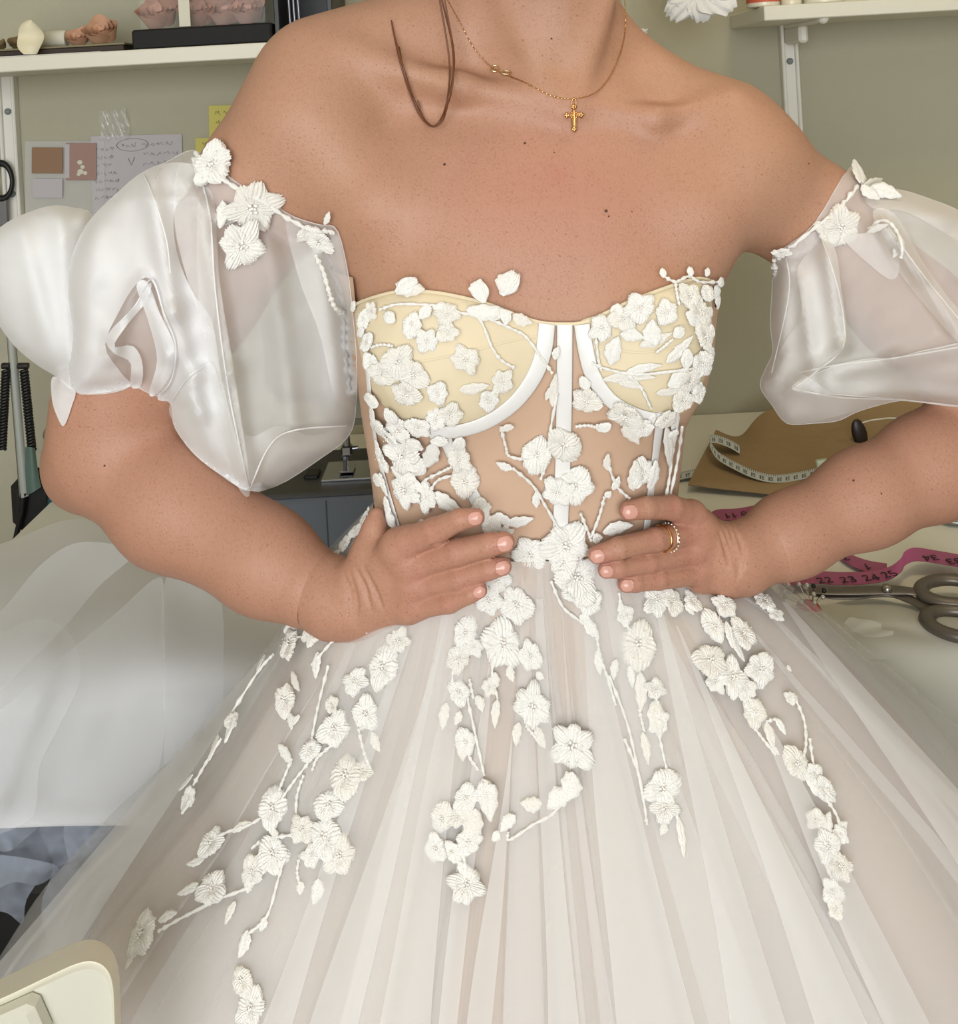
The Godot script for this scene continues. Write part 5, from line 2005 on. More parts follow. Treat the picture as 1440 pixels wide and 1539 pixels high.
	# plastic bag of swatches
	var bg := on_z(98, 275, WALL + 0.004)
	var bag := thing("swatch_bag", "clear plastic bag of tan and pink swatches pinned to the wall", "plastic bag", bg)
	mb = MB.new()
	mb.box(bg, Vector3(0.142, 0.150, 0.004), 0.001, Basis(Vector3(0, 0, 1), -0.05))
	var film := mat("plastic film", Color(0.92, 0.92, 0.92, 0.22), 0.3)
	film.transparency = BaseMaterial3D.TRANSPARENCY_ALPHA
	part(bag, "film", mb, film)
	for q in [[71, 241, 0.055, 0.046, Color(0.56, 0.44, 0.34), "tan swatch"], [122, 243, 0.054, 0.066, Color(0.62, 0.50, 0.46), "pink swatch"]]:
		mb = MB.new()
		mb.box(on_z(q[0], q[1], WALL + 0.0075), Vector3(q[2], q[3], 0.0015), 0.0004, Basis(Vector3(0, 0, 1), -0.06))
		part(bag, "swatch", mb, mat("swatch " + q[5], q[4], 0.8), q[5])
	mb = MB.new()
	mb.box(on_z(101, 242, WALL + 0.008), Vector3(0.008, 0.06, 0.001), 0.0002, Basis(Vector3(0, 0, 1), -0.06))
	mb.box(on_z(72, 283, WALL + 0.008), Vector3(0.052, 0.034, 0.001), 0.0002, Basis(Vector3(0, 0, 1), -0.06))
	part(bag, "paper_label", mb, mat("grey paper", Color(0.72, 0.70, 0.71), 0.8))
	mb = MB.new()
	for k in [[120, 244, 7.0], [124, 251, 6.0], [121, 258, 8.0], [128, 260, 6.0], [118, 262, 5.0]]:
		mb.ball(on_z(k[0], k[1], WALL + 0.0088), Vector3(k[2], k[2] * 0.8, 0.6) * 0.00075, Basis.IDENTITY, 10, 6)
	part(bag, "white_motif", mb, mat("pale paper", Color(0.80, 0.79, 0.72), 0.8))
	# crumpled tape
	var ct := on_z(173, 187, WALL + 0.006)
	mb = MB.new()
	rows = []
	for i in 14:
		var row := PackedVector3Array()
		for k in 14:
			var jx := sin(i * 12.9 + k * 78.2)
			var jy := sin(i * 39.3 + k * 11.1)
			row.append(ct + Vector3((k / 13.0 - 0.5) * 0.050 + jx * 0.0016, (0.5 - i / 13.0) * 0.052 + jy * 0.0016, 0.006 + 0.006 * sin(i * 57.1 + k * 23.7)))
		rows.append(row)
	mb.quad_grid(rows)
	var cling := mat("clear tape", Color(0.95, 0.95, 0.95, 0.22), 0.12)
	cling.transparency = BaseMaterial3D.TRANSPARENCY_ALPHA
	single("clear_tape", "crumpled piece of shiny clear tape above the note sheet", "tape", mb, cling, ct)
	# sticky notes
	var yel := mat("yellow note paper", Color(0.78, 0.74, 0.40), 0.8)
	for q in [[347, 186, 0.078, 0.066, "yellow sticky note with handwriting, the upper of two beside the arm"], [330, 228, 0.085, 0.050, "yellow sticky note just above the sleeve's lace flower"]]:
		var np := on_z(q[0], q[1], WALL + 0.003)
		var no_ := thing("sticky_note", q[4], "sticky note", np, "yellow sticky notes")
		mb = MB.new()
		mb.box(np, Vector3(q[2], q[3], 0.001), 0.0003, Basis(Vector3(0, 0, 1), -0.04))
		part(no_, "note_paper", mb, yel)
		scribble(no_, np + Vector3(0.002, 0.004, 0.0004), q[2] * 0.8, q[3] * 0.75, 3, mat("black ink", Color(0.16, 0.14, 0.08), 0.8), int(q[0]))


func build_table() -> void:
	var top := mat("table white", Color(0.87, 0.865, 0.81), 0.5)
	var t := thing("sewing_table", "long white sewing table against the wall", "table", Vector3(0.35, 0.0, -1.48))
	var mb := MB.new()
	mb.box(Vector3(0.5, TABLE - 0.015, (WALL + 0.002 - 1.12) * 0.5), Vector3(2.4, 0.03, -1.12 - WALL - 0.002), 0.003)
	part(t, "tabletop", mb, top)
	for x in [-0.66, 1.65]:
		for z in [WALL + 0.07, -1.17]:
			mb = MB.new()
			mb.box(Vector3(x, (TABLE - 0.03) * 0.5, z), Vector3(0.045, TABLE - 0.03, 0.045), 0.003)
			part(t, "leg", mb, top)
	# kraft paper
	var kraft := mat("kraft paper", Color(0.60, 0.50, 0.35), 0.75)
	kraft.normal_enabled = true
	kraft.normal_texture = noise_tex(0.02, FastNoiseLite.TYPE_SIMPLEX_SMOOTH, 3, 8, null, 4.0, 256)
	kraft.normal_scale = 0.4
	kraft.uv1_triplanar = true
	kraft.uv1_world_triplanar = true
	kraft.uv1_scale = Vector3.ONE * 5.0
	var ctrl := [
		[[1076, 646, 1.72], [1112, 655, 1.71], [1152, 618, 1.74], [1250, 590, 1.76], [1350, 566, 1.77], [1470, 555, 1.77]],
		[[1068, 662, 1.67], [1120, 668, 1.64], [1180, 660, 1.65], [1260, 640, 1.68], [1370, 620, 1.70], [1480, 610, 1.72]],
		[[1052, 692, 1.585], [1110, 702, 1.55], [1170, 706, 1.54], [1260, 696, 1.55], [1380, 680, 1.58], [1490, 670, 1.60]],
		[[1036, 724, 1.505], [1090, 722, 1.505], [1170, 726, 1.49], [1270, 720, 1.49], [1390, 716, 1.50], [1500, 710, 1.51]],
		[[1034, 729, 1.503], [1090, 736, 1.487], [1160, 744, 1.467], [1270, 756, 1.438], [1400, 770, 1.41], [1500, 780, 1.39]]]
	mb = drape(ctrl, 50, 40, 0.003, 90.0, 3)
	single("kraft_paper", "creased brown kraft paper sheet lying under the white measuring tape", "paper", mb, kraft, on_level(1200, 720, TABLE))
	mb = MB.new()
	mb.ball(W(1292, 652, 1.62), Vector3(0.012, 0.024, 0.006), Basis(Vector3(0, 0, 1), 0.2), 14, 10)
	single("horn_toggle", "dark brown oval toggle standing on the kraft paper", "toggle", mb, mat("dark horn", Color(0.13, 0.08, 0.06), 0.4), W(1292, 662, 1.66))
	single("wire", "thin pale wire looped above the kraft paper beside the arm", "wire", tube_mb([W(1288, 640, 1.62), W(1300, 634, 1.62), W(1320, 630, 1.62), W(1350, 629, 1.61), W(1400, 640, 1.60)], 0.0012), mat("pale paper", Color(0.80, 0.79, 0.72), 0.8), W(1310, 640, 1.66))
	# white tape with its dark printed figures
	var im := Image.create(256, 32, false, Image.FORMAT_RGB8)
	im.fill(Color(0.78, 0.80, 0.79))
	for k in 8:
		im.fill_rect(Rect2i(k * 32 + 8, 6, 5, 14), Color(0.22, 0.22, 0.23))
		im.fill_rect(Rect2i(k * 32 + 15, 6, 9, 3), Color(0.22, 0.22, 0.23))
		im.fill_rect(Rect2i(k * 32 + 15, 12, 9, 3), Color(0.22, 0.22, 0.23))
		im.fill_rect(Rect2i(k * 32 + 15, 17, 9, 3), Color(0.22, 0.22, 0.23))
		for q in 4:
			im.fill_rect(Rect2i(k * 32 + q * 8, 24, 2, 8), Color(0.3, 0.3, 0.32))
	var wt := mat("white tape", Color.WHITE, 0.5)
	wt.albedo_texture = ImageTexture.create_from_image(im)
	var tp := thing("measuring_tape", "white measuring tape with black figures looped over the kraft paper", "measuring tape", on_level(1120, 700, TABLE), "measuring tapes")
	tape(tp, "tape_strip", [[1004, 719, 0.004], [1035, 713, 0.006], [1062, 706, 0.012], [1085, 694, 0.016]], 5.5, wt)
	tape(tp, "tape_strip", [[1112, 676, 0.022], [1094, 666, 0.03], [1075, 660, 0.034], [1067, 664, 0.036], [1078, 684, 0.030], [1104, 700, 0.024], [1135, 714, 0.018], [1165, 720, 0.014], [1200, 716, 0.014], [1240, 706, 0.02], [1280, 690, 0.026], [1330, 672, 0.03]], 6.0, wt)
	mb = MB.new()
	mb.box(W(1237, 704, 1.50), Vector3(0.018, 0.026, 0.010), 0.002, Basis(Vector3(0, 0, 1), 0.1))
	single("tape_clip", "pale green-white plastic clip at the tape's bend beside the forearm", "clip", mb, mat("pale green plastic", Color(0.72, 0.75, 0.66), 0.5), W(1237, 712, 1.585))
	# pink tape
	var pink := mat("pink tape", Color(0.62, 0.30, 0.44), 0.45)
	var ink := mat("tape ink", Color(0.10, 0.05, 0.08), 0.6)
	var pt := thing("measuring_tape", "pink measuring tape with black figures curling beside the scissors", "measuring tape", on_level(1280, 872, TABLE), "measuring tapes")
	tape(pt, "tape_strip", [[1064, 783, 0.004], [1078, 775, 0.006], [1110, 773, 0.005], [1150, 764, 0.004], [1210, 740, 0.003], [1270, 760, 0.003], [1290, 800, 0.003], [1262, 826, 0.003], [1275, 840, 0.004], [1303, 851, 0.004], [1333, 856, 0.004]], 8.5, pink)
	tape(pt, "tape_strip", [[1172, 872, 0.010], [1218, 868, 0.012], [1262, 870, 0.013], [1300, 869, 0.014], [1335, 863, 0.014], [1354, 851, 0.016], [1361, 840, 0.018], [1378, 834, 0.018], [1410, 838, 0.016], [1450, 845, 0.014]], 9.5, pink, [[1361, 0.5]])
	for q in [["12", 1076, 780, 0.0068, PI], ["11", 1098, 774, 0.0066, PI], ["10", 1124, 771, 0.0066, PI], ["2", 1271, 838, 0.0055, PI], ["1", 1303, 851, 0.0055, PI], ["22", 1240, 872, 0.0138, 0.05], ["23", 1275, 871, 0.0143, 0.05], ["24", 1309, 868, 0.0150, 0.12], ["25", 1337, 863, 0.0155, 0.25], ["33", 1434, 843, 0.0158, PI], ["34", 1399, 838, 0.0175, PI]]:
		numeral(pt, q[0], q[1], q[2], q[3] + 0.0012, 0.0125, q[4] + 0.0, ink)
	# scissors
	var steel := mat("dull scissors steel", Color(0.42, 0.39, 0.35), 0.4, 0.6)
	var sc := thing("scissors", "large grey metal dressmaking scissors lying on the table", "scissors", on_level(1333, 890, TABLE))
	for side in [-1.0, 1.0]:
		mb = MB.new()
		var p3 := []
		for a in ([[1212, 890], [1260, 889], [1333, 887], [1372, 889], [1398, 896]] if side > 0 else [[1212, 893], [1270, 896], [1333, 890], [1370, 902], [1408, 922]]):
			p3.append(on_level(a[0], a[1], TABLE + 0.018 + side * 0.0022))
		mb.tube(curve3(p3, 30), PackedFloat32Array([0.0012, 0.002, 0.0035, 0.0045, 0.0055, 0.0065, 0.007, 0.0075, 0.008, 0.0085, 0.009, 0.009, 0.0095, 0.0095, 0.01, 0.01, 0.01, 0.0098, 0.0095, 0.009, 0.0085, 0.0085, 0.008, 0.008, 0.008, 0.008, 0.008, 0.008, 0.008, 0.008]), 10, 0.28, PackedVector3Array(range(30).map(func(_i): return Vector3.UP)))
		part(sc, "blade", mb, steel)
		mb = MB.new()
		var c := on_level(1432, 889, TABLE + 0.020) if side > 0 else on_level(1446, 938, TABLE + 0.016)
		mb.torus(c, 0.032, 0.0085, Basis(Vector3.UP, 0.1 if side > 0 else -0.5) * Basis.from_scale(Vector3(1.05, 0.75, 0.85)), 36, 12)
		part(sc, "handle", mb, steel)
	mb = MB.new()
	mb.lathe(on_level(1333, 887, TABLE + 0.0225), [[0.0, 0.006], [0.004, 0.0055], [0.0055, 0.003], [0.0055, 0.0]], 18)
	part(sc, "pivot_screw", mb, mat("bright steel", Color(0.62, 0.6, 0.56), 0.25, 0.9))
	# pin cushion
	var pcp := on_level(1216, 938, TABLE)
	var pc := thing("pin_cushion", "red pin cushion stuck with silver and black pins beside the skirt", "pin cushion", pcp)
	mb = MB.new()
	mb.lathe(pcp, [[0.0, 0.001], [0.010, 0.001], [0.015, 0.007], [0.015, 0.015], [0.011, 0.022], [0.004, 0.025], [0.0, 0.0245]], 28)
	part(pc, "cushion", mb, mat("red satin", Color(0.62, 0.06, 0.04), 0.35))
	for k in 15:
		mb = MB.new()
		var a := k * 2.4
		var r := 0.005 + 0.0028 * sqrt(float(k)) * 1.6
		var foot := pcp + Vector3(r * 0.5 * cos(a), 0.024, r * 0.5 * sin(a))
		var head := pcp + Vector3(r * 1.25 * cos(a) - 0.006, 0.046 - r * 0.7 + 0.002 * sin(k * 3.0), r * 1.1 * sin(a))
		mb.cyl(foot, head, 0.0004, 0.0004, 6)
		mb.ball(head, Vector3.ONE * 0.0026, Basis.IDENTITY, 10, 8)
		part(pc, "pin", mb, mat("black pin", Color(0.03, 0.03, 0.03), 0.3) if k % 4 == 1 else mat("silver pin", Color(0.78, 0.76, 0.72), 0.2, 0.5))
	mb = MB.new()
	mb.cyl(on_level(1208, 864, TABLE + 0.0136), on_level(1208, 864, TABLE + 0.0136) + Vector3(-0.001, 0.017, -0.004), 0.0045, 0.0035, 14)
	mb.ball(on_level(1208, 864, TABLE + 0.0136) + Vector3(-0.001, 0.018, -0.004), Vector3(0.0036, 0.003, 0.0036))
	single("chalk", "stubby yellow chalk stick standing on the pink tape", "chalk", mb, mat("yellow chalk", Color(0.72, 0.60, 0.22), 0.8), on_level(1208, 864, TABLE + 0.0136))
	# edge things at the right
	mb = MB.new()
	mb.torus(on_level(1447, 778, TABLE + 0.006), 0.024, 0.0055, Basis.from_scale(Vector3(1.1, 0.8, 0.7)), 30, 10)
	mb.tube(PackedVector3Array([on_level(1470, 776, TABLE + 0.006), on_level(1530, 768, TABLE + 0.006), on_level(1600, 764, TABLE + 0.004)]), PackedFloat32Array([0.007, 0.006, 0.002]), 10, 0.5)
	single("snips", "grey metal snips with a ring handle at the far right edge", "snips", mb, mat("grey steel", Color(0.5, 0.5, 0.48), 0.35, 0.7), on_level(1447, 778, TABLE))
	mb = drape([[[1385, 752, 1.44], [1412, 742, 1.44], [1500, 730, 1.45]], [[1378, 756, 1.42], [1420, 756, 1.41], [1500, 745, 1.42]], [[1380, 759, 1.415], [1425, 767, 1.395], [1500, 765, 1.39]]], 20, 16, 0.006, 200.0, 9)
	single("ribbon_scrap", "crumpled lilac grey ribbon scrap under the forearm", "ribbon", mb, mat("lilac fabric", Color(0.62, 0.55, 0.57), 0.7), on_level(1420, 756, TABLE))
	# organza pile
	var org := sheer("loose organza", Color(0.82, 0.81, 0.75), 0.75)
	var pile := thing("organza_pile", "pile of pale organza pieces in front of the scissors", "fabric pile", on_level(1350, 960, TABLE))
	part(pile, "organza_sheet", drape([[[1150, 915, 1.125], [1240, 908, 1.15], [1310, 900, 1.165], [1380, 912, 1.14], [1500, 918, 1.13]], [[1150, 985, 1.04], [1240, 950, 1.08], [1330, 938, 1.10], [1400, 950, 1.08], [1500, 965, 1.06]], [[1150, 1080, 1.04], [1250, 1040, 1.045], [1340, 1015, 1.05], [1420, 1030, 1.045], [1500, 1045, 1.04]], [[1150, 1300, 1.06], [1250, 1300, 1.06], [1340, 1300, 1.06], [1420, 1300, 1.06], [1500, 1300, 1.06]]], 50, 50, 0.010, 110.0, 5), org)
	for q in [[1300, 962, 0.034, 0.2], [1352, 985, 0.04, 1.4], [1412, 985, 0.034, 2.2]]:
		mb = MB.new()
		var g := MB.new()
		petal_grid(g, Vector2(-0.8, 0), 0.0, 1.7, 1.1, 0.1, 120 + int(q[0]), 4.0)
		mb.append_mb(g, Transform3D(Basis(Vector3(1, 0, 0), 0.42) * Basis(Vector3.UP, q[3]) * Basis(Vector3(1, 0, 0), -PI / 2) * Basis.from_scale(Vector3(q[2], q[2], 0.016)), W(q[0], q[1], 1.075 + 0.002 * q[3])))
		part(pile, "organza_petal", mb, org)


func build_left() -> void:
	# sewing machine
	var grey := mat("machine grey", Color(0.36, 0.39, 0.43), 0.4)
	var dark := mat("machine dark", Color(0.24, 0.24, 0.235), 0.45)
	var chrome := mat("chrome", Color(0.75, 0.77, 0.80), 0.12, 1.0)
	var p := on_level(480, 836, TABLE)
	var m := thing("sewing_machine", "grey sewing machine with chrome needle bar on the table", "sewing machine", p)
	var lx := on_z(378, 800, p.z).x
	var h := 0.072
	var mb := MB.new()
	mb.box(Vector3(lx + 0.21, TABLE + h * 0.5 + 0.004, p.z - 0.085), Vector3(0.42, h, 0.17), 0.006)
	part(m, "bed", mb, grey)
	mb = MB.new()
	mb.box(Vector3(lx + 0.21, TABLE + h + 0.006, p.z - 0.086), Vector3(0.414, 0.008, 0.164), 0.003)
	part(m, "bed_plate", mb, dark, "dark flat bed top")
	mb = MB.new()
	mb.box(Vector3(lx + 0.10, TABLE + h * 0.5 + 0.004, p.z + 0.0006), Vector3(0.0016, h - 0.006, 0.0012), 0.0002)
	part(m, "seam", mb, dark)
	var nx := on_z(522, 690, p.z - 0.075).x
	var nz := p.z - 0.075
	var by := TABLE + h + 0.010
	mb = MB.new()
	mb.box(Vector3(nx + 0.01, by + 0.001, nz), Vector3(0.085, 0.003, 0.07), 0.001)
	part(m, "needle_plate", mb, chrome)
	mb = MB.new()
	mb.box(Vector3(nx - 0.048, by + 0.002, nz + 0.008), Vector3(0.020, 0.006, 0.026), 0.002)
	part(m, "bobbin_cover", mb, mat("black plastic", Color(0.03, 0.03, 0.032), 0.45))
	mb = MB.new()
	mb.cyl(Vector3(nx, by + 0.035, nz), Vector3(nx, by + 0.11, nz), 0.0055, 0.0055, 14)
	part(m, "needle_bar", mb, chrome)
	mb = MB.new()
	mb.box(Vector3(nx, by + 0.030, nz), Vector3(0.016, 0.016, 0.014), 0.003)
	mb.cyl(Vector3(nx + 0.006, by + 0.032, nz), Vector3(nx + 0.016, by + 0.032, nz), 0.003, 0.003, 10)
	part(m, "needle_clamp", mb, chrome)
	mb = MB.new()
	mb.cyl(Vector3(nx, by + 0.024, nz), Vector3(nx, by + 0.003, nz), 0.0010, 0.0005, 8)
	part(m, "needle", mb, chrome)
	mb = MB.new()
	mb.box(Vector3(nx, by + 0.0055, nz + 0.004), Vector3(0.020, 0.003, 0.030), 0.001)
	mb.box(Vector3(nx - 0.004, by + 0.014, nz - 0.006), Vector3(0.006, 0.018, 0.006), 0.001)
	part(m, "presser_foot", mb, chrome)
	mb = MB.new()
	mb.box(Vector3(lx + 0.20, by + 0.175, p.z - 0.085), Vector3(0.36, 0.13, 0.13), 0.02)
	mb.box(Vector3(nx + 0.01, by + 0.125, p.z - 0.08), Vector3(0.075, 0.10, 0.11), 0.014)
	part(m, "arm", mb, mat("machine beige", Color(0.62, 0.62, 0.58), 0.45), "pale grey arm over the needle")
	mb = MB.new()
	mb.box(Vector3(lx + 0.37, by + 0.11, p.z - 0.085), Vector3(0.10, 0.22, 0.13), 0.016)
	part(m, "pillar", mb, grey)
	mb = MB.new()
	mb.cyl(Vector3(lx + 0.42, by + 0.17, p.z - 0.085), Vector3(lx + 0.45, by + 0.17, p.z - 0.085), 0.045, 0.045, 24)
	part(m, "hand_wheel", mb, dark)
	# spring-armed lamp
	var alu := mat("grey lamp paint", Color(0.62, 0.63, 0.60), 0.4)
	var blk := mat("lamp spring black", Color(0.04, 0.038, 0.035), 0.5)
	var d := 1.62
	var lamp := thing("lamp_arm", "grey spring-balanced lamp arm with black springs near the left wall", "lamp arm", W(36, 830, d))
	mb = MB.new()
	mb.tube(PackedVector3Array([W(6, 380, d), W(16, 495, d), W(36, 746, d)]), PackedFloat32Array([0.0075]), 4)
	part(lamp, "rod", mb, alu)
	for q in [[[9, 556], [3, 676]], [[36, 556], [48, 676]]]:
		mb = MB.new()
		var a := W(q[0][0], q[0][1], d - 0.006)
		var b := W(q[1][0], q[1][1], d - 0.006)
		var pts := PackedVector3Array()
		for i in 260:
			var t := i / 259.0
			pts.append(a.lerp(b, t) + Vector3(cos(t * TAU * 26.0), 0, sin(t * TAU * 26.0)) * 0.0048)
		mb.tube(pts, PackedFloat32Array([0.0026]), 5)
		part(lamp, "spring", mb, blk)
	mb = MB.new()
	mb.cyl(W(3, 550, d - 0.006), W(14, 550, d - 0.006), 0.005, 0.005, 10)
	mb.cyl(W(27, 550, d - 0.006), W(43, 550, d - 0.006), 0.005, 0.005, 10)
	part(lamp, "spring_pin", mb, mat("dark brown plastic", Color(0.10, 0.07, 0.06), 0.5))
	mb = MB.new()
	mb.tube(PackedVector3Array([W(36, 740, d), W(33, 770, d), W(22, 815, d), W(8, 850, d), W(-6, 880, d)]), PackedFloat32Array([0.006, 0.005, 0.004, 0.004, 0.004]), 8)
	part(lamp, "lower_strut", mb, blk)
	mb = drape([[[38, 672, d - 0.01], [46, 672, d - 0.02], [53, 674, d - 0.01]], [[38, 705, d - 0.01], [48, 705, d - 0.02], [57, 705, d - 0.01]], [[40, 744, d - 0.01], [50, 740, d - 0.02], [62, 732, d - 0.01]]], 10, 12, 0.002, 200.0, 12)
	single("cloth_tag", "small grey-green cloth tag hanging from the lamp arm", "cloth", mb, mat("sage cloth", Color(0.34, 0.42, 0.39), 0.8), W(48, 705, d))
	# dark bag and folders
	mb = MB.new()
	var bg := W(62, 792, 1.66)
	mb.box(bg + Vector3(0, 0.045, 0), Vector3(0.075, 0.085, 0.06), 0.014)
	mb.tube(curve3([bg + Vector3(-0.02, 0.08, 0.02), bg + Vector3(-0.012, 0.098, 0.02), bg + Vector3(0.012, 0.098, 0.02), bg + Vector3(0.02, 0.08, 0.02)], 16), PackedFloat32Array([0.003]), 6)
	single("black_bag", "small black bag standing behind the elbow", "bag", mb, mat("black cloth", Color(0.025, 0.024, 0.024), 0.7), bg)
	for q in [[92, 792, Color(0.03, 0.24, 0.28), "dark teal folder beside the black bag", 0.010], [112, 796, Color(0.05, 0.30, 0.25), "green folder just behind the elbow", 0.020]]:
		mb = MB.new()
		var fp := W(q[0], q[1], 1.63)
		mb.box(fp + Vector3(0, 0.035, 0), Vector3(0.022, 0.07, 0.05), 0.002, Basis(Vector3(0, 0, 1), -0.12))
		single("folder", q[3], "folder", mb, mat("folder " + q[3], q[2], 0.5), fp, "folders behind the elbow")
	mb = MB.new()
	mb.ball(W(84, 646, 1.66), Vector3(0.022, 0.013, 0.02), Basis(Vector3(0, 0, 1), 0.5), 12, 8)
	mb.cyl(W(84, 650, 1.66), W(90, 790, 1.66), 0.006, 0.008, 10)
	single("cream_knob", "cream padded knob on a stem poking out behind the arm", "knob", mb, mat("cream cloth", Color(0.55, 0.53, 0.44), 0.8), W(88, 790, 1.66))
	# hanging scissors at the wall rail
	var hs := thing("hanging_scissors", "black-handled scissors hanging on the wall rail at the picture edge", "scissors", on_z(4, 290, WALL + 0.02))
	mb = MB.new()
	mb.torus(on_z(2, 272, WALL + 0.03), 0.024, 0.0048, Basis(Vector3(1, 0, 0), PI / 2) * Basis.from_scale(Vector3(0.8, 1, 1.3)), 30, 10)
	part(hs, "handle", mb, blk)
	mb = MB.new()
	mb.box(on_z(4, 318, WALL + 0.03), Vector3(0.020, 0.05, 0.006), 0.002)
	part(hs, "blade", mb, mat("dull steel", Color(0.5, 0.5, 0.52), 0.35, 0.8))
	# heap of tulle
	var tul := sheer("tulle heap", Color(0.91, 0.91, 0.91), 0.86)
	var heap := thing("tulle_heap", "large heap of pale tulle spread over the table behind the elbow", "tulle heap", W(200, 1240, 1.10) * Vector3(1, 0, 1) + Vector3(0, TABLE, 0))
	part(heap, "tulle_sheet", drape([[[-80, 850, 1.34], [30, 812, 1.40], [120, 783, 1.44], [230, 800, 1.42], [340, 850, 1.32], [470, 930, 1.20], [560, 960, 1.16]], [[-80, 905, 1.22], [30, 885, 1.24], [120, 870, 1.26], [230, 880, 1.24], [340, 910, 1.20], [470, 960, 1.14], [560, 990, 1.11]], [[-80, 1000, 1.09], [40, 985, 1.10], [140, 990, 1.08], [250, 990, 1.07], [350, 1000, 1.07], [470, 1020, 1.07], [560, 1040, 1.07]], [[-80, 1110, 1.07], [40, 1110, 1.04], [140, 1105, 1.03], [250, 1110, 1.04], [350, 1110, 1.05], [470, 1110, 1.06], [560, 1110, 1.07]], [[-80, 1246, 1.06], [40, 1242, 1.03], [140, 1240, 1.02], [250, 1240, 1.03], [350, 1240, 1.05], [470, 1240, 1.07], [560, 1240, 1.08]]], 90, 80, 0.020, 50.0, 2), tul)
	var veil := sheer("tulle veil", Color(0.95, 0.96, 0.98), 0.20)
	var fan := func(q: Vector2, e: float) -> Vector3:
		var n := frill.get_noise_2d(q.x * 0.22 + q.y * 0.1, q.y * 0.06 - q.x * 0.05)
		return K(q.x, q.y, lerpf(1.16, 0.985, smoothstep(820.0, 1080.0, q.y)) - 0.03 * n * smoothstep(0.0, 40.0, e))
	for outline in [
		[[-90, 1150], [10, 1060], [90, 990], [170, 925], [236, 868], [246, 900], [248, 1000], [246, 1110], [230, 1180], [190, 1232], [90, 1238], [-90, 1240]],
		[[-90, 980], [-20, 960], [60, 930], [110, 960], [120, 1020], [90, 1090], [60, 1150], [40, 1236], [-90, 1240]],
		[[60, 850], [120, 815], [200, 830], [150, 880], [90, 950], [30, 1010], [-40, 1080], [-90, 1100], [-90, 1000], [0, 920]],
		[[246, 880], [300, 870], [332, 905], [336, 1000], [330, 1100], [300, 1160], [250, 1200], [247, 1100]]]:
		mb = MB.new()
		panel(curve2(pts2(outline), 60, true), 14.0, fan, mb)
		part(heap, "tulle_veil", mb, veil)
	# blue-grey tulle hanging under it
	var blue := sheer("blue-grey tulle", Color(0.72, 0.75, 0.81), 0.48)
	var bt := thing("hanging_tulle", "blue-grey tulle strips hanging below the pale tulle heap", "tulle", W(100, 1240, 1.12))
	for f in [[1.10, [[-90, 1222], [40, 1226], [160, 1224], [150, 1250], [112, 1290], [70, 1312], [40, 1352], [34, 1388], [10, 1372], [-30, 1366], [-90, 1350]]], [1.085, [[-90, 1270], [-20, 1282], [40, 1290], [88, 1304], [58, 1330], [20, 1326], [-30, 1345], [-90, 1330]]], [1.12, [[60, 1224], [180, 1224], [230, 1226], [190, 1280], [150, 1300], [120, 1330], [96, 1390], [74, 1420], [62, 1360], [80, 1300]]], [1.075, [[-90, 1232], [20, 1236], [60, 1238], [36, 1262], [10, 1280], [-30, 1272], [-90, 1290]]], [1.13, [[120, 1224], [260, 1224], [320, 1240], [260, 1330], [220, 1400], [150, 1420], [110, 1400], [150, 1320]]], [1.06, [[100, 1236], [170, 1236], [150, 1262], [116, 1300], [104, 1296]]]]:
		mb = MB.new()
		var dep: float = f[0]
		panel(curve2(pts2(f[1]), 44, true), 9.0, func(q: Vector2, _e: float) -> Vector3: return K(q.x, q.y, dep - 0.018 * frill.get_noise_2d(q.x * 0.9 + dep * 900.0, q.y * 0.9)), mb)
		part(bt, "tulle_strip", mb, blue)
	# dark bin under the table
	mb = MB.new()
	var bp := W(20, 1420, 1.24)
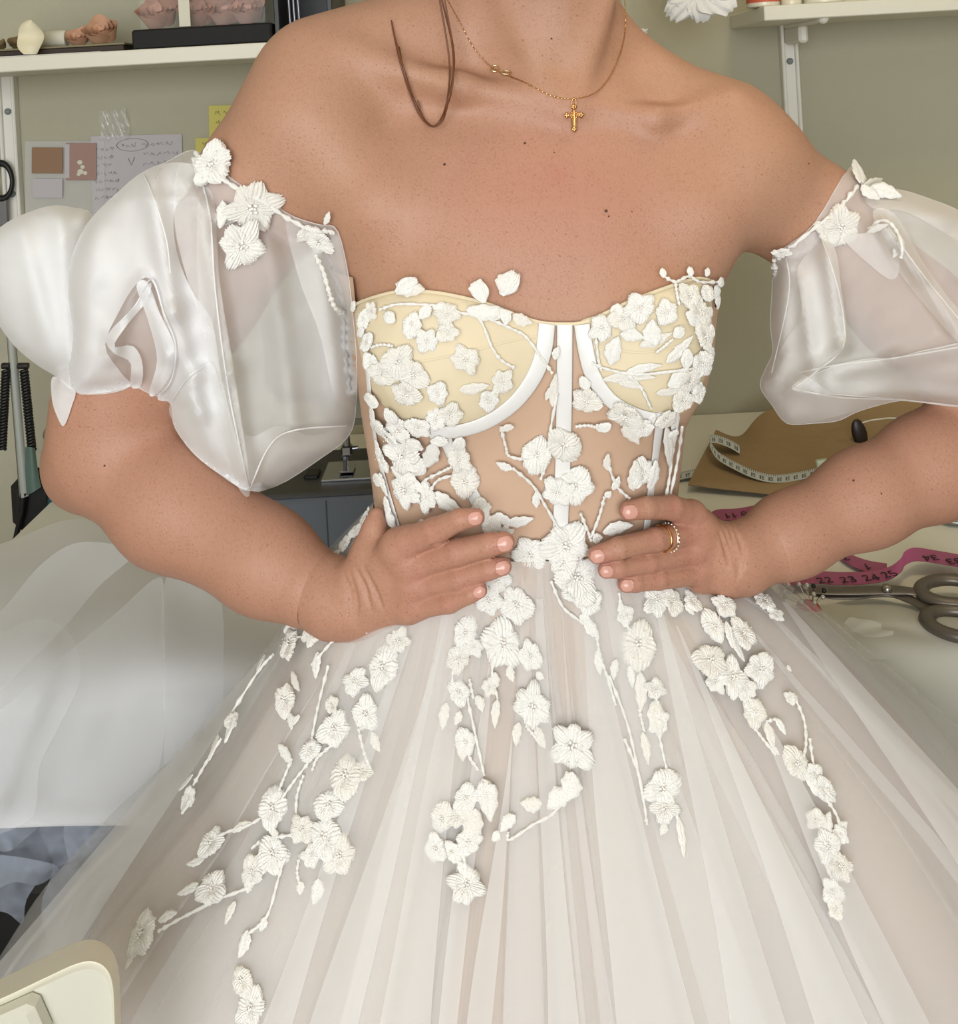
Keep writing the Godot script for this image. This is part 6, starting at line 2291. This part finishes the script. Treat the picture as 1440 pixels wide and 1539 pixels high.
	mb.box(Vector3(bp.x, bp.y * 0.5 + 0.05, bp.z - 0.15), Vector3(0.5, bp.y + 0.09, 0.34), 0.02)
	single("storage_bin", "dark grey storage bin standing under the tulle heap", "bin", mb, mat("dark grey plastic", Color(0.10, 0.10, 0.098), 0.5), Vector3(bp.x, 0, bp.z - 0.15))
	# cream case in front
	var cream := mat("cream plastic", Color(0.88, 0.86, 0.78), 0.4)
	var cs := thing("hard_case", "cream hard plastic case with rounded rim in the lower left corner", "case", W(60, 1539, 0.66) * Vector3(1, 0, 1))
	var fr := curve2(pts2([[-140, 1566], [-60, 1532], [10, 1502], [70, 1474], [112, 1455], [138, 1450], [158, 1460], [168, 1484], [171, 1530], [173, 1600], [176, 1700]]), 60)
	var bk := curve2(pts2([[-140, 1530], [-60, 1496], [10, 1464], [70, 1434], [112, 1414], [140, 1409], [164, 1420], [178, 1450], [182, 1510], [184, 1600], [186, 1700]]), 60)
	var rim := []
	for q in [[0.0, 0.640, 1.0], [0.03, 0.636, 0.45], [0.09, 0.634, 0.1], [0.16, 0.635, 0.0], [0.5, 0.655, 0.0], [0.85, 0.675, 0.0], [0.95, 0.680, 0.15], [1.0, 0.684, 0.5]]:
		var row := PackedVector3Array()
		for k in 60:
			var p2 := fr[k].lerp(bk[k], q[0])
			row.append(W(p2.x, p2.y, q[1]) + Vector3(-0.3, -1, 0).normalized() * (0.003 * float(q[2])))
		rim.append(row)
	mb = MB.new()
	mb.quad_grid(rim)
	part(cs, "rim", mb, cream)
	var face := PackedVector2Array()
	for q in fr:
		face.append(q + Vector2(-1.5, 3.0))
	face.append(Vector2(-140, 1700))
	mb = MB.new()
	panel(face, 22.0, func(q: Vector2, _e: float) -> Vector3: return K(q.x, q.y, 0.6395), mb)
	part(cs, "side_panel", mb, mat("cream panel", Color(0.78, 0.77, 0.71), 0.5))
	mb = MB.new()
	mb.box(W(14, 1548, 0.634), Vector3(0.046, 0.026, 0.016), 0.004, Basis(Vector3(0, 0, 1), 0.36))
	part(cs, "latch", mb, mat("cream panel", Color(0.78, 0.77, 0.71), 0.5))
